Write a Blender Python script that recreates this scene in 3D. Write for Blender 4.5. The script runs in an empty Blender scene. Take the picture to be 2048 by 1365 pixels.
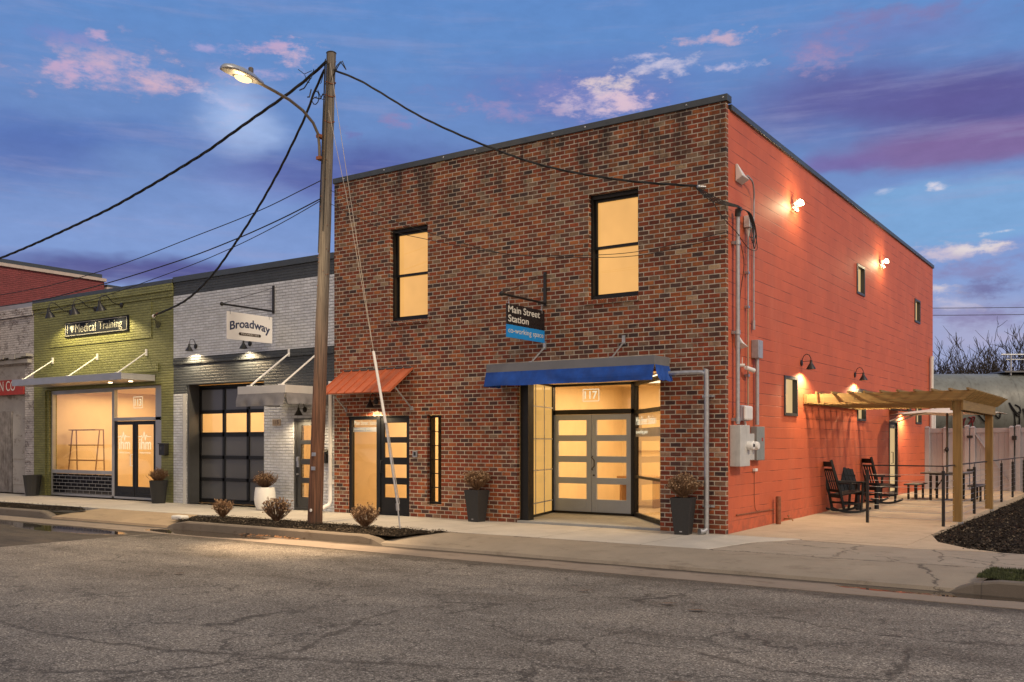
import bpy, bmesh, math, random
from mathutils import Vector, Matrix, noise as mnoise
S = bpy.context.scene
col = S.collection
R = math.radians
random.seed(7)

# ------------------------------------------------------------------ camera
YAW = R(34.23)
CX, CY, CZ = 5.957, -15.130, 1.55
cd = bpy.data.cameras.new("camera"); cam = bpy.data.objects.new("camera", cd); col.objects.link(cam)
cam.location = (CX, CY, CZ); cam.rotation_euler = (R(90), 0, YAW)
cd.sensor_width = 36; cd.lens = 36*1893/2048; cd.shift_y = 202.5/2048
cd.clip_start = .1; cd.clip_end = 3000
S.camera = cam
S.render.resolution_x = 1024; S.render.resolution_y = 682
S.view_settings.view_transform = 'Standard'; S.view_settings.look = 'None'
S.view_settings.exposure = 0; S.view_settings.gamma = 1
S.render.engine = 'CYCLES'
S.cycles.max_bounces = 6; S.cycles.diffuse_bounces = 3; S.cycles.transparent_max_bounces = 12
S.cycles.sample_clamp_indirect = 4

def srgb(r, g, b):
    f = lambda c: (c/255/12.92 if c/255 <= .04045 else ((c/255+.055)/1.055)**2.4)
    return (f(r), f(g), f(b), 1)

# ------------------------------------------------------------------ node helper
class NT:
    def __init__(s, nt): s.nt = nt; s.N = nt.nodes; s.L = nt.links
    def new(s, t, **kw):
        n = s.N.new(t)
        for k, v in kw.items(): setattr(n, k, v)
        return n
    def put(s, sock, v):
        if v is None: return
        if hasattr(v, 'is_output') or isinstance(v, bpy.types.NodeSocket): s.L.new(v, sock)
        else:
            if sock.type == 'RGBA' and not hasattr(v, '__len__'): v = (v, v, v, 1)
            if sock.type == 'RGBA' and len(v) == 3: v = (*v, 1)
            sock.default_value = v
    def m(s, op, a, b=None, c=None, clamp=False):
        n = s.new('ShaderNodeMath', operation=op); n.use_clamp = clamp
        s.put(n.inputs[0], a); s.put(n.inputs[1], b)
        if c is not None: s.put(n.inputs[2], c)
        return n.outputs[0]
    def vm(s, op, a, b=None):
        n = s.new('ShaderNodeVectorMath', operation=op)
        s.put(n.inputs[0], a); s.put(n.inputs[1], b)
        return n.outputs[1] if op in ('LENGTH', 'DOT_PRODUCT', 'DISTANCE') else n.outputs[0]
    def mr(s, v, a, b, c=0., d=1., smooth=True):
        n = s.new('ShaderNodeMapRange'); n.interpolation_type = 'SMOOTHSTEP' if smooth else 'LINEAR'
        s.put(n.inputs[0], v); s.put(n.inputs[1], a); s.put(n.inputs[2], b); s.put(n.inputs[3], c); s.put(n.inputs[4], d)
        return n.outputs[0]
    def mix(s, f, a, b, blend='MIX'):
        n = s.new('ShaderNodeMix', data_type='RGBA', blend_type=blend)
        s.put(n.inputs[0], f); s.put(n.inputs[6], a); s.put(n.inputs[7], b)
        return n.outputs[2]
    def xyz(s, x, y, z):
        n = s.new('ShaderNodeCombineXYZ'); s.put(n.inputs[0], x); s.put(n.inputs[1], y); s.put(n.inputs[2], z)
        return n.outputs[0]
    def sep(s, v):
        n = s.new('ShaderNodeSeparateXYZ'); s.put(n.inputs[0], v); return n.outputs
    def noise(s, v, scale, detail=4, rough=.55, color=False):
        n = s.new('ShaderNodeTexNoise'); s.put(n.inputs['Vector'], v); s.put(n.inputs['Scale'], scale)
        n.inputs['Detail'].default_value = detail; n.inputs['Roughness'].default_value = rough
        return n.outputs['Color' if color else 'Fac']
    def voro(s, v, scale, feature='F1', out='Distance'):
        n = s.new('ShaderNodeTexVoronoi', feature=feature); s.put(n.inputs['Vector'], v); s.put(n.inputs['Scale'], scale)
        return n.outputs[out]
    def ramp(s, f, stops, const=False):
        n = s.new('ShaderNodeValToRGB'); s.put(n.inputs[0], f); cr = n.color_ramp
        if const: cr.interpolation = 'CONSTANT'
        while len(cr.elements) < len(stops): cr.elements.new(.5)
        for e, (p, c) in zip(cr.elements, stops):
            e.position = p; e.color = c if len(c) == 4 else (*c, 1)
        return n.outputs[0]
    def bump(s, h, strength=.5, dist=.01):
        n = s.new('ShaderNodeBump'); s.put(n.inputs['Height'], h)
        n.inputs['Strength'].default_value = strength; n.inputs['Distance'].default_value = dist
        return n.outputs[0]

# ------------------------------------------------------------------ world: dusk sky with clouds
W = bpy.data.worlds.new("World"); S.world = W; W.use_nodes = True
w = NT(W.node_tree); w.N.clear()
F3 = (-math.sin(YAW), math.cos(YAW)); R3 = (math.cos(YAW), math.sin(YAW))
def azel(u, v):
    s = (u-1024)/1893; t = (885-v)/1893
    x = F3[0]+s*R3[0]; y = F3[1]+s*R3[1]
    return math.atan2(x, y), math.atan2(t, math.hypot(x, y))
D = w.vm('NORMALIZE', w.new('ShaderNodeTexCoord').outputs['Generated'])
dx, dy, dz = w.sep(D)[:3]
az = w.m('ARCTAN2', dx, dy); el = w.m('ARCSINE', dz)
P0 = w.xyz(az, el, 0.)
nz = w.noise(w.xyz(w.m('MULTIPLY', az, 9.), w.m('MULTIPLY', el, 22.), 3.), 1., 6, .62)
nzb = w.noise(w.xyz(w.m('MULTIPLY', az, 3.), w.m('MULTIPLY', el, 8.), 11.), 1., 5, .6)
nfine = w.noise(w.xyz(w.m('MULTIPLY', az, 34.), w.m('MULTIPLY', el, 75.), 5.), 1., 6, .65)
warp = w.noise(w.xyz(w.m('MULTIPLY', az, 6.), w.m('MULTIPLY', el, 14.), 7.), 1., 4, .6, True)
P1 = w.vm('ADD', P0, w.vm('MULTIPLY', w.vm('SUBTRACT', warp, (.5, .5, .5)), (.10, .05, 0.)))
sky = w.ramp(w.mr(el, 0., 1.2, smooth=False), [
    (.00, srgb(168, 165, 192)), (.07, srgb(150, 160, 200)), (.14, srgb(118, 148, 205)), (.24, srgb(96, 130, 190)),
    (.33, srgb(84, 132, 196)), (.45, srgb(70, 126, 196)), (1., srgb(60, 100, 160))])
def blob(base, u, v, ru, rv, c, k=1., nk=.9, soft=.55, nn=None, warpv=True):
    a, e = azel(u, v); a1, _ = azel(u+ru, v); _, e1 = azel(u, v-rv)
    q = w.vm('MULTIPLY', w.vm('SUBTRACT', P1 if warpv else P0, (a, e, 0.)), (1/abs(a1-a), 1/abs(e1-e), 0.))
    r = w.vm('LENGTH', q)
    r = w.m('ADD', r, w.m('MULTIPLY', w.m('SUBTRACT', nn if nn is not None else nz, .5), nk*2))
    return w.mix(w.m('MULTIPLY', w.mr(r, 1.0, 1.0-soft), k), base, c)
nA = w.mr(w.m('ADD', w.m('MULTIPLY', nz, .5), w.m('MULTIPLY', nfine, .5)), .36, .64, smooth=False); nB = w.mr(nfine, .34, .66, smooth=False)
pur = srgb(66, 72, 145); dpur = srgb(72, 66, 132); mauve = srgb(132, 88, 150)
pink = srgb(196, 165, 200); pinkw = srgb(222, 190, 205); cream = srgb(228, 208, 205); pale = srgb(140, 170, 222)
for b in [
    # broad tone: pale band lower left, dark violet along roofs, big violet bank on the right
    (300, 470, 620, 75, srgb(118, 148, 205), .8, .5, .9, nzb), (350, 545, 560, 42, dpur, .85, .5, .8, nzb),
    (190, 270, 420, 50, srgb(66, 108, 182), .5, .5, .9, nzb),
    (60, 300, 240, 110, srgb(72, 100, 172), .7, .5, .9, nzb), (560, 370, 260, 60, srgb(92, 104, 172), .7, .6, .9, nzb),
    (760, 330, 330, 95, srgb(70, 78, 152), .85, .5, .9, nzb),
    (1150, 200, 380, 110, srgb(82, 104, 178), .7, .6, .9, nzb),
    (1800, 60, 360, 60, srgb(104, 118, 182), .7, .7, .9, nzb),
    (1760, 200, 560, 130, srgb(90, 88, 154), .92, .28, .8, nzb), (2010, 215, 420, 135, srgb(88, 80, 146), .85, .25, .7, nzb),
    (1960, 290, 460, 62, srgb(124, 98, 154), .9, .3, .65, nzb), (1700, 335, 180, 30, srgb(112, 92, 158), .7, .4, .8, nzb),
    (1930, 425, 420, 78, srgb(112, 160, 210), .95, .18, .35, nzb),
    (475, 235, 130, 120, srgb(150, 178, 226), .8, .5, .98, nzb), (482, 225, 100, 130, srgb(176, 196, 234), .34, .5, .99, nzb), (500, 400, 190, 60, srgb(122, 152, 210), .6, .5, .95, nzb),  # first two: street lamp's glow painted into the sky as pale patches
    # clouds
    (235, 138, 160, 46, srgb(205, 172, 196), 1., .55, .5, nA), (150, 145, 90, 18, pink, .9, .7, .7, nB), (330, 145, 70, 36, srgb(212, 178, 196), .9, .6, .7, nA),
    (100, 78, 150, 24, srgb(112, 130, 196), .8, .8, .8, nA), (190, 72, 32, 9, pink, .8, .8, .9, nB),
    (422, 90, 52, 16, srgb(165, 158, 208), .9, .9, .8, nB), (545, 95, 55, 14, pink, .9, .9, .8, nB), (597, 122, 44, 26, srgb(206, 176, 202), .95, .8, .7, nB),
    (520, 148, 90, 12, srgb(180, 165, 208), .7, .8, .8, nB), (445, 205, 42, 32, srgb(190, 190, 226), .6, .9, .9, nB),
    (1120, 200, 190, 48, srgb(132, 130, 190), .8, .9, .8, nA), (1195, 205, 105, 40, srgb(205, 185, 208), .95, 1., .75, nB),
    (1225, 175, 70, 18, cream, .8, 1., .75, nB), (1000, 232, 85, 16, srgb(148, 136, 188), .8, .9, .8, nB), (1240, 206, 58, 16, pinkw, .8, .9, .8, nB),
    (1330, 138, 80, 13, srgb(205, 198, 220), .9, .9, .7, nB), (1460, 143, 55, 9, srgb(200, 190, 218), .9, .8, .7, nB), (1290, 122, 45, 8, srgb(196, 188, 216), .8, .9, .7, nB),
    (1440, 84, 85, 15, srgb(205, 175, 196), .9, .9, .8, nB), (1625, 110, 90, 40, srgb(150, 130, 180), .75, 1., .9, nA), (1640, 130, 60, 24, srgb(165, 142, 184), .6, 1., .9, nB),
    (1830, 22, 150, 22, srgb(130, 118, 172), .7, 1., .9, nA), (820, 245, 44, 11, srgb(140, 128, 182), .8, .9, .8, nB), (700, 262, 40, 9, srgb(110, 108, 172), .7, .9, .8, nB),
    (1885, 379, 34, 6, srgb(222, 215, 226), .95, .7, .6, nB), (1775, 388, 26, 6, srgb(176, 188, 220), .8, .8, .7, nB), (2030, 455, 48, 7, srgb(226, 222, 228), .95, .7, .6, nB),
    (1930, 500, 140, 20, srgb(206, 192, 208), .95, .8, .6, nB), (1975, 492, 60, 10, srgb(232, 220, 216), .95, .8, .6, nB),
    (1950, 640, 260, 70, srgb(170, 168, 200), .6, .5, .9, nzb), (1960, 540, 190, 18, srgb(132, 130, 178), .85, .7, .7, nA), (1880, 584, 48, 14, srgb(224, 210, 212), .95, .8, .7, nB), (1990, 580, 110, 14, srgb(104, 98, 150), .8, .7, .7, nA),
    (1960, 625, 150, 16, srgb(126, 112, 160), .7, .8, .8, nA), (1900, 608, 50, 10, srgb(192, 188, 212), .8, .8, .7, nB), (2000, 660, 150, 14, srgb(176, 172, 204), .7, .9, .8, nA),
]:
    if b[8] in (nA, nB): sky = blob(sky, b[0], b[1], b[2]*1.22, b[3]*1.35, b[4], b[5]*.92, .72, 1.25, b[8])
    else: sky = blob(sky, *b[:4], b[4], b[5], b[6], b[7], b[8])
lum = w.new('ShaderNodeHueSaturation'); w.put(lum.inputs['Color'], sky); lum.inputs['Saturation'].default_value = .93; lum.inputs['Value'].default_value = 1.05
sky = lum.outputs[0]
stk = w.noise(w.xyz(w.m('MULTIPLY', az, 5.), w.m('MULTIPLY', el, 46.), 21.), 1., 6, .62)
sky = w.mix(w.mr(stk, .48, .72, 0., .30), sky, srgb(158, 160, 200))
sky = w.mix(1., sky, w.ramp(nfine, [(.25, (.93, .93, .94)), (.75, (1.06, 1.06, 1.06))]), 'MULTIPLY')
# sky behind the camera: brighter, warm fill added to light the fronts
back = w.mr(w.vm('DOT_PRODUCT', D, (-F3[0], -F3[1], 0.)), -.1, .7)
side_ = w.mr(dx, .75, 1.)
backc = w.ramp(w.mr(el, 0., 1.2, smooth=False), [(0., (1.25, .86, .58)), (.3, (.86, .72, .62)), (1., (.53, .505, .48))])
sky = w.mix(back, sky, backc)
sky = w.mix(w.mr(el, .62, 1.0), sky, (.53, .505, .48, 1))   # neutral fill light added overhead, unseen above the frame
sky = w.mix(w.mr(dz, 0., -.05), sky, (.10, .09, .085, 1))
bg = w.new('ShaderNodeBackground'); w.put(bg.inputs[0], sky); bg.inputs[1].default_value = 1.0
w.L.new(bg.outputs[0], w.new('ShaderNodeOutputWorld').inputs[0])

# ------------------------------------------------------------------ sun (low-power, from the east over the side lot)
sl = bpy.data.lights.new("sun", 'SUN'); sl.energy = 1.9; sl.angle = R(6.0); sl.color = (1, .80, .58)
so = bpy.data.objects.new("sun", sl); col.objects.link(so)
SUND = Vector((1.0, -.24, .86)).normalized()
so.rotation_euler = SUND.to_track_quat('Z', 'Y').to_euler()

# ------------------------------------------------------------------ materials
MATS = {}
def newmat(name):
    m = bpy.data.materials.new(name); m.use_nodes = True
    t = NT(m.node_tree); b = t.N['Principled BSDF']; MATS[name] = m
    return m, t, b
def pos(t): return t.new('ShaderNodeNewGeometry').outputs['Position']
def paint(name, c, rough=.5, var=.12, scale=6, bump=.0, bscale=60, metal=0., spec=.5, dirt=0.):
    m, t, b = newmat(name); p = pos(t)
    n = t.noise(p, scale, 5, .6)
    c0 = tuple(max(0, x*(1-var)) for x in c[:3]); c1 = tuple(min(1, x*(1+var)) for x in c[:3])
    cc = t.ramp(n, [(.3, c0), (.7, c1)])
    if dirt:
        q = t.vm('MULTIPLY', p, (7., 7., 1.2))
        cc = t.mix(t.m('MULTIPLY', t.mr(t.noise(q, 1., 6, .7), .48, .75), dirt), cc, (.05, .04, .03, 1))
    t.put(b.inputs['Base Color'], cc); b.inputs['Roughness'].default_value = rough
    t.put(b.inputs['Roughness'], t.mr(t.noise(p, scale*2.3, 3), .2, .8, max(0, rough-.08), min(1, rough+.1)))
    b.inputs['Metallic'].default_value = metal; b.inputs['Specular IOR Level'].default_value = spec
    if bump: t.put(b.inputs['Normal'], t.bump(t.noise(p, bscale, 3), bump, .005))
    return m
def wallcoords(t):
    g = t.new('ShaderNodeNewGeometry'); px, py, pz = t.sep(g.outputs['Position'])[:3]
    nx, ny, nz_ = t.sep(g.outputs['True Normal'])[:3]
    fx = t.m('GREATER_THAN', t.m('ABSOLUTE', nx), .6); fz = t.m('GREATER_THAN', t.m('ABSOLUTE', nz_), .6)
    u = t.m('ADD', t.m('MULTIPLY', px, t.m('SUBTRACT', 1., fx)), t.m('MULTIPLY', py, fx))
    v = t.m('ADD', t.m('MULTIPLY', pz, t.m('SUBTRACT', 1., fz)), t.m('MULTIPLY', py, fz))
    return g.outputs['Position'], u, v
def brickmask(t, u, v, bw, bh, mort, wob=.0, p=None, soft=.004):
    if wob:
        n = t.noise(p, 9., 3, .6)
        v = t.m('ADD', v, t.m('MULTIPLY', t.m('SUBTRACT', n, .5), wob))
    r = t.m('DIVIDE', v, bh); row = t.m('FLOOR', r)
    cu = t.m('ADD', t.m('DIVIDE', u, bw), t.m('MULTIPLY', t.m('MODULO', t.m('ADD', row, 1000.), 2.), .5))
    cl = t.m('FLOOR', cu); fx = t.m('SUBTRACT', cu, cl); fy = t.m('SUBTRACT', r, row)
    ex = t.m('MULTIPLY', t.m('MINIMUM', fx, t.m('SUBTRACT', 1., fx)), bw)
    ey = t.m('MULTIPLY', t.m('MINIMUM', fy, t.m('SUBTRACT', 1., fy)), bh)
    d = t.m('MINIMUM', ex, ey)
    mask = t.mr(d, mort/2-soft*.3, mort/2+soft)      # 0 in mortar, 1 on brick
    wn = t.new('ShaderNodeTexWhiteNoise', noise_dimensions='2D'); t.put(wn.inputs['Vector'], t.xyz(cl, row, 0.))
    return mask, wn.outputs['Value'], wn.outputs['Color'], ey
# main brown-red brick
m, t, b = newmat('brown brick')
p, u, v = wallcoords(t); mk, rv, rc, _ = brickmask(t, u, v, .2032, .0813, .0125, p=p)
c = t.ramp(rv, [(0, srgb(140, 72, 44)), (.14, srgb(156, 90, 50)), (.30, srgb(124, 64, 44)), (.42, srgb(166, 104, 60)), (.54, srgb(148, 76, 46)),
                (.66, srgb(108, 74, 60)), (.79, srgb(84, 64, 60)), (.86, srgb(138, 90, 60)), (.925, srgb(142, 118, 96)), (.975, srgb(172, 150, 122))], True)
c2 = t.ramp(t.m('FRACT', t.m('MULTIPLY', rv, 37.7)), [(0, (.72, .72, .74)), (1, (1.22, 1.2, 1.16))])
c = t.mix(1., c, c2, 'MULTIPLY')
zramp = t.mr(t.sep(p)[2], 2.3, 4.8)                 # lower courses are a redder batch of brick
c = t.mix(t.m('SUBTRACT', .55, t.m('MULTIPLY', zramp, .55)), c, t.mix(1., c, (.98, .70, .76, 1), 'MULTIPLY'))
bl = t.noise(t.vm('MULTIPLY', p, (26., 26., 9.)), 1., 4, .7)
c = t.mix(t.mr(bl, .5, .78, 0., .55), c, srgb(58, 44, 42)); 
c = t.mix(t.mr(t.noise(t.vm('MULTIPLY', p, (3., 3., 6.)), 1., 5, .6), .62, .8, 0., .55), c, srgb(150, 126, 104))
stain = t.m('MULTIPLY', t.mr(t.sep(p)[2], 5.7, 7.1), t.mr(t.noise(t.vm('MULTIPLY', p, (1.9, 1.9, .55)), 1., 7, .74), .46, .62))
c = t.mix(t.m('MULTIPLY', stain, .86), c, (.018, .015, .013, 1))
c = t.mix(1., c, (.84, .815, .81, 1), 'MULTIPLY')
c = t.mix(1., c, t.ramp(t.noise(t.vm('MULTIPLY', p, (7., 7., 16.)), 1., 6, .8), [(.32, (.50, .48, .50)), (.5, (.95, .95, .95)), (.68, (1.38, 1.30, 1.18))]), 'MULTIPLY')
c = t.mix(t.m('MULTIPLY', t.mr(t.noise(t.vm('MULTIPLY', t.vm('ADD', p, (31., 0., 7.)), (1.4, 1.4, 2.2)), 1., 5, .65), .56, .66), t.mr(t.m('FRACT', t.m('MULTIPLY', rv, 91.3)), .45, .55)), c, srgb(128, 108, 90))
ws = t.m('MULTIPLY', t.mr(t.noise(t.vm('MULTIPLY', p, (5., 5., .35)), 1., 6, .7), .52, .70), .45)
c = t.mix(ws, c, srgb(66, 46, 40))
dr = t.noise(t.vm('MULTIPLY', p, (.45, .45, .8)), 1., 4, .6)
c = t.mix(1., c, t.ramp(dr, [(.3, (.82, .78, .76)), (.7, (1.14, 1.12, 1.06))]), 'MULTIPLY')
mc = t.ramp(t.noise(p, 5., 4), [(.3, srgb(146, 136, 122)), (.7, srgb(206, 196, 178))])
mc = t.mix(t.m('MULTIPLY', stain, .6), mc, (.05, .045, .04, 1))
t.put(b.inputs['Base Color'], t.mix(mk, mc, c)); b.inputs['Roughness'].default_value = .85
hgt = t.m('ADD', t.m('MULTIPLY', mk, 1.), t.m('MULTIPLY', t.noise(p, 90., 3), .25))
hgt = t.m('ADD', hgt, t.m('MULTIPLY', rv, .25))
t.put(b.inputs['Normal'], t.bump(hgt, .8, .008))
# painted brick
def pbrick(name, c, worn=None, wornk=.0, band=None, rough=.6, bs=.95, var=.16):
    m, t, b = newmat(name); p, u, v = wallcoords(t)
    mk, rv, rc, ey = brickmask(t, u, v, .2032, .0677, .010, .014, p, .010)
    cc = t.ramp(t.noise(p, 3.5, 5, .65), [(.3, tuple(x*(1-var) for x in c[:3])), (.7, tuple(x*(1+var) for x in c[:3]))])
    cc = t.mix(.18, cc, t.mix(1., cc, t.ramp(rv, [(0, (.55,)*3), (1, (1.4,)*3)]), 'MULTIPLY'))
    cc = t.mix(t.m('MULTIPLY', t.m('SUBTRACT', 1., mk), .42), cc, tuple(x*.34 for x in c[:3]))
    if worn:
        wm = t.mr(t.noise(t.vm('MULTIPLY', p, (2.5, 2.5, 4.)), 1., 8, .72), .50, .58)
        wm = t.m('MULTIPLY', wm, t.mr(t.noise(p, 22., 4, .7), .4, .55))
        cc = t.mix(t.m('MULTIPLY', wm, wornk), cc, worn)
    if band: # (z0, z1, colour) repainted bands
        for z0, z1, bc in band:
            z = t.sep(p)[2]
            f = t.m('MULTIPLY', t.m('GREATER_THAN', z, z0), t.m('LESS_THAN', z, z1))
            cc = t.mix(f, cc, t.mix(1., bc, t.ramp(t.noise(p, 4., 5), [(.3, (.85,)*3), (.7, (1.15,)*3)]), 'MULTIPLY'))
    t.put(b.inputs['Base Color'], cc); b.inputs['Roughness'].default_value = rough
    h = t.m('ADD', t.m('MULTIPLY', mk, 1.), t.m('ADD', t.m('MULTIPLY', rv, .5), t.m('MULTIPLY', t.noise(p, 55., 4, .7), .6)))
    t.put(b.inputs['Normal'], t.bump(h, bs, .016))
    return m
pbrick('green painted brick', (.225, .235, .085))
pbrick('grey painted brick', (.60, .635, .70), band=[(5.28, 9, (.050, .060, .072, 1)), (2.78, 3.69, (.050, .060, .072, 1))])
pbrick('peeling white brick', (.52, .50, .50), worn=(.09, .07, .065, 1), wornk=.85)
# block wall, terracotta paint
m, t, b = newmat('terracotta painted block'); p, u, v = wallcoords(t)
mk, rv, rc, ey = brickmask(t, u, v, .4064, .2032, .006, .006, p, .006)
line = t.mr(ey, .0015, .008)
cc = t.ramp(t.noise(p, 1.2, 6, .65), [(.3, (.47, .100, .042)), (.7, (.58, .128, .052))])
cc = t.mix(.5, cc, t.mix(1., cc, t.ramp(rv, [(0, (.93,)*3), (1, (1.07,)*3)]), 'MULTIPLY'))
gap = t.m('MULTIPLY', t.m('SUBTRACT', 1., line), t.mr(t.noise(t.vm('MULTIPLY', p, (1.2, 1.2, 5.)), 1., 4), .42, .6))
cc = t.mix(t.m('MULTIPLY', gap, .95), cc, (.07, .014, .01, 1))
cc = t.mix(t.mr(t.noise(t.vm('MULTIPLY', p, (1., 1.4, .35)), 1., 7, .72), .50, .72, 0., .28), cc, (.60, .20, .11, 1))
cc = t.mix(t.m('MULTIPLY', t.mr(t.sep(p)[2], .55, .0), t.mr(t.noise(p, 6., 6, .7), .40, .65, 0., .5)), cc, (.20, .07, .04, 1))
t.put(b.inputs['Base Color'], cc); b.inputs['Roughness'].default_value = .62
h = t.m('ADD', t.m('ADD', t.m('MULTIPLY', mk, .35), t.m('MULTIPLY', line, .8)), t.m('MULTIPLY', t.noise(p, 70., 4, .7), .22))
t.put(b.inputs['Normal'], t.bump(h, .5, .006))
# glossy black tile
m, t, b = newmat('black glazed tile'); p, u, v = wallcoords(t)
mk, rv, rc, ey = brickmask(t, u, v, .30, .0985, .010, p=p)
t.put(b.inputs['Base Color'], t.mix(mk, (.26, .26, .26, 1), (.008, .009, .014, 1))); t.put(b.inputs['Roughness'], t.mr(mk, 0., 1., .7, .12))
t.put(b.inputs['Normal'], t.bump(mk, .4, .003))
# asphalt
def wetness(t, p):
    q = t.vm('ADD', p, t.vm('MULTIPLY', t.vm('SUBTRACT', t.noise(p, 2.2, 4, .6, True), (.5, .5, .5)), (1.3, .22, 0.)))
    out = None
    for cx, cy, rx, ry in [(-8.6, -3.86, 1.75, .33), (-11.6, -4.75, 1.9, .42), (3.9, -3.72, 1.2, .16), (-14.5, -4.6, 1.6, .25)]:
        r = t.vm('LENGTH', t.vm('MULTIPLY', t.vm('SUBTRACT', q, (cx, cy, -.15)), (1/rx, 1/ry, 0.)))
        mm = t.mr(r, 1.1, .85)
        out = mm if out is None else t.m('MAXIMUM', out, mm)
    return out
def cracks(t, p, scale, width, dist=.35, keep=.5, stretch=(1., 1., 0.)):
    q = t.vm('ADD', t.vm('MULTIPLY', p, stretch), t.vm('MULTIPLY', t.vm('SUBTRACT', t.noise(p, 1.7, 6, .7, True), (.5, .5, .5)), (dist*2, dist*2, 0.)))
    e = t.voro(q, scale, 'DISTANCE_TO_EDGE')
    k = t.mr(t.noise(p, .9, 4, .6), keep-.05, keep+.12)
    return t.m('MULTIPLY', t.mr(e, width*1.0, width*.25), k)
def segcracks(t, p, polys, w0):
    q = t.vm('ADD', p, t.vm('MULTIPLY', t.vm('SUBTRACT', t.noise(p, 2.6, 7, .72, True), (.5, .5, .5)), (.5, .5, 0.)))
    q = t.vm('MULTIPLY', q, (1., 1., 0.)); out = None
    for poly in polys:
        for a, b_ in zip(poly, poly[1:]):
            a = Vector((*a, 0)); b_ = Vector((*b_, 0)); d = b_-a; L2 = d.length_squared
            v = t.vm('SUBTRACT', q, tuple(a)); h = t.m('DIVIDE', t.vm('DOT_PRODUCT', v, tuple(d)), L2, clamp=True)
            n = t.new('ShaderNodeVectorMath', operation='SCALE'); n.inputs[0].default_value = tuple(d); t.put(n.inputs['Scale'], h)
            e = t.vm('LENGTH', t.vm('SUBTRACT', v, n.outputs[0]))
            out = e if out is None else t.m('MINIMUM', out, e)
    wn_ = t.mr(t.noise(p, 3.1, 5, .7), .3, .7, w0*.25, w0*2.0)
    return t.m('SUBTRACT', 1., t.m('DIVIDE', out, wn_, clamp=True), clamp=True)
m, t, b = newmat('worn asphalt'); p = pos(t); x_, y_, z_ = t.sep(p)[:3]
agg = t.voro(p, 88., 'F1', 'Color'); agv = t.sep(agg)[0]
c = t.ramp(agv, [(0., (.060, .053, .045)), (.35, (.118, .105, .090)), (.7, (.185, .165, .142)), (.93, (.27, .245, .215)), (1., (.40, .37, .33))])
big = t.noise(t.vm('MULTIPLY', p, (.5, 1.1, 0.)), 1., 6, .6)
c = t.mix(1., c, t.ramp(big, [(.3, (.60, .58, .56)), (.5, (.93, .93, .93)), (.70, (1.25, 1.23, 1.20))]), 'MULTIPLY')
streak = t.mr(t.noise(t.vm('MULTIPLY', p, (.8, 2.6, 0.)), 1., 9, .78), .54, .70)
near = t.mr(y_, -8.5, -5.2)
c = t.mix(t.m('MULTIPLY', streak, t.m('ADD', .22, t.m('MULTIPLY', near, .42))), c, (.030, .024, .019, 1))
RC = [[(2.2, -7.95), (2.65, -7.91), (3.16, -8.04), (3.63, -8.16), (4.39, -8.04), (4.34, -7.48), (4.31, -6.87)], [(-.26, -11.25), (-.01, -10.54), (.16, -9.7), (-.36, -8.3), (-.39, -7.9)],
      [(-3.6, -10.4), (-3.07, -10.46), (-1.91, -10.5), (-.79, -10.34), (-.04, -10.05), (.59, -9.84), (2.0, -9.3)], [(2.19, -6.25), (2.9, -6.09), (3.67, -6.36), (4.31, -6.39), (5.04, -6.14)]]
sc = segcracks(t, p, RC, .036)
c = t.mix(t.m('MULTIPLY', t.m('POWER', sc, .7), .72), c, (.030, .024, .018, 1))
eb = t.m('ADD', y_, t.m('MULTIPLY', t.m('SUBTRACT', t.noise(t.vm('MULTIPLY', p, (1.2, 3., 0.)), 1., 7, .7), .5), 1.1))
c = t.mix(t.m('MULTIPLY', t.mr(eb, -4.75, -4.38), .62), c, (.040, .031, .023, 1))
c = t.mix(t.m('MULTIPLY', cracks(t, p, 1.0, .020, .55, .40), .75), c, (.035, .030, .025, 1))
c = t.mix(1., c, (1.14, 1.16, 1.18, 1), 'MULTIPLY')
c = t.mix(1., c, t.ramp(t.noise(p, 34., 3, .8), [(.34, (.62, .61, .60)), (.66, (1.42, 1.40, 1.38))]), 'MULTIPLY')
c = t.mix(t.m('MULTIPLY', t.mr(t.noise(t.vm('ADD', p, (9., 4., 0.)), 1.1, 7, .7), .58, .74), .45), c, (.045, .034, .026, 1))
edge = t.m('ADD', x_, t.m('MULTIPLY', t.m('SUBTRACT', t.noise(p, 3., 3), .5), .06))
dark = t.m('MULTIPLY', t.mr(edge, -9.50, -9.56), t.mr(y_, -9.5, -9.3))
c = t.mix(t.m('MULTIPLY', dark, .84), c, t.ramp(t.noise(t.vm('MULTIPLY', p, (1., 3., 0.)), 1., 7, .7), [(.35, (.016, .014, .012)), (.65, (.075, .058, .042))]))
wt = wetness(t, p)
c = t.mix(t.m('MULTIPLY', wt, .85), c, (.014, .011, .009, 1))
t.put(b.inputs['Base Color'], c)
t.put(b.inputs['Roughness'], t.mr(wt, 0., 1., .85, .04))
b.inputs['Specular IOR Level'].default_value = .35
h = t.m('ADD', t.m('MULTIPLY', agv, .6), t.m('MULTIPLY', t.noise(p, 30., 4), .6))
nb = t.new('ShaderNodeBump'); t.put(nb.inputs['Height'], h); t.put(nb.inputs['Strength'], t.mr(wt, 0., 1., .42, .0)); nb.inputs['Distance'].default_value = .006
t.put(b.inputs['Normal'], nb.outputs[0])
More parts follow.
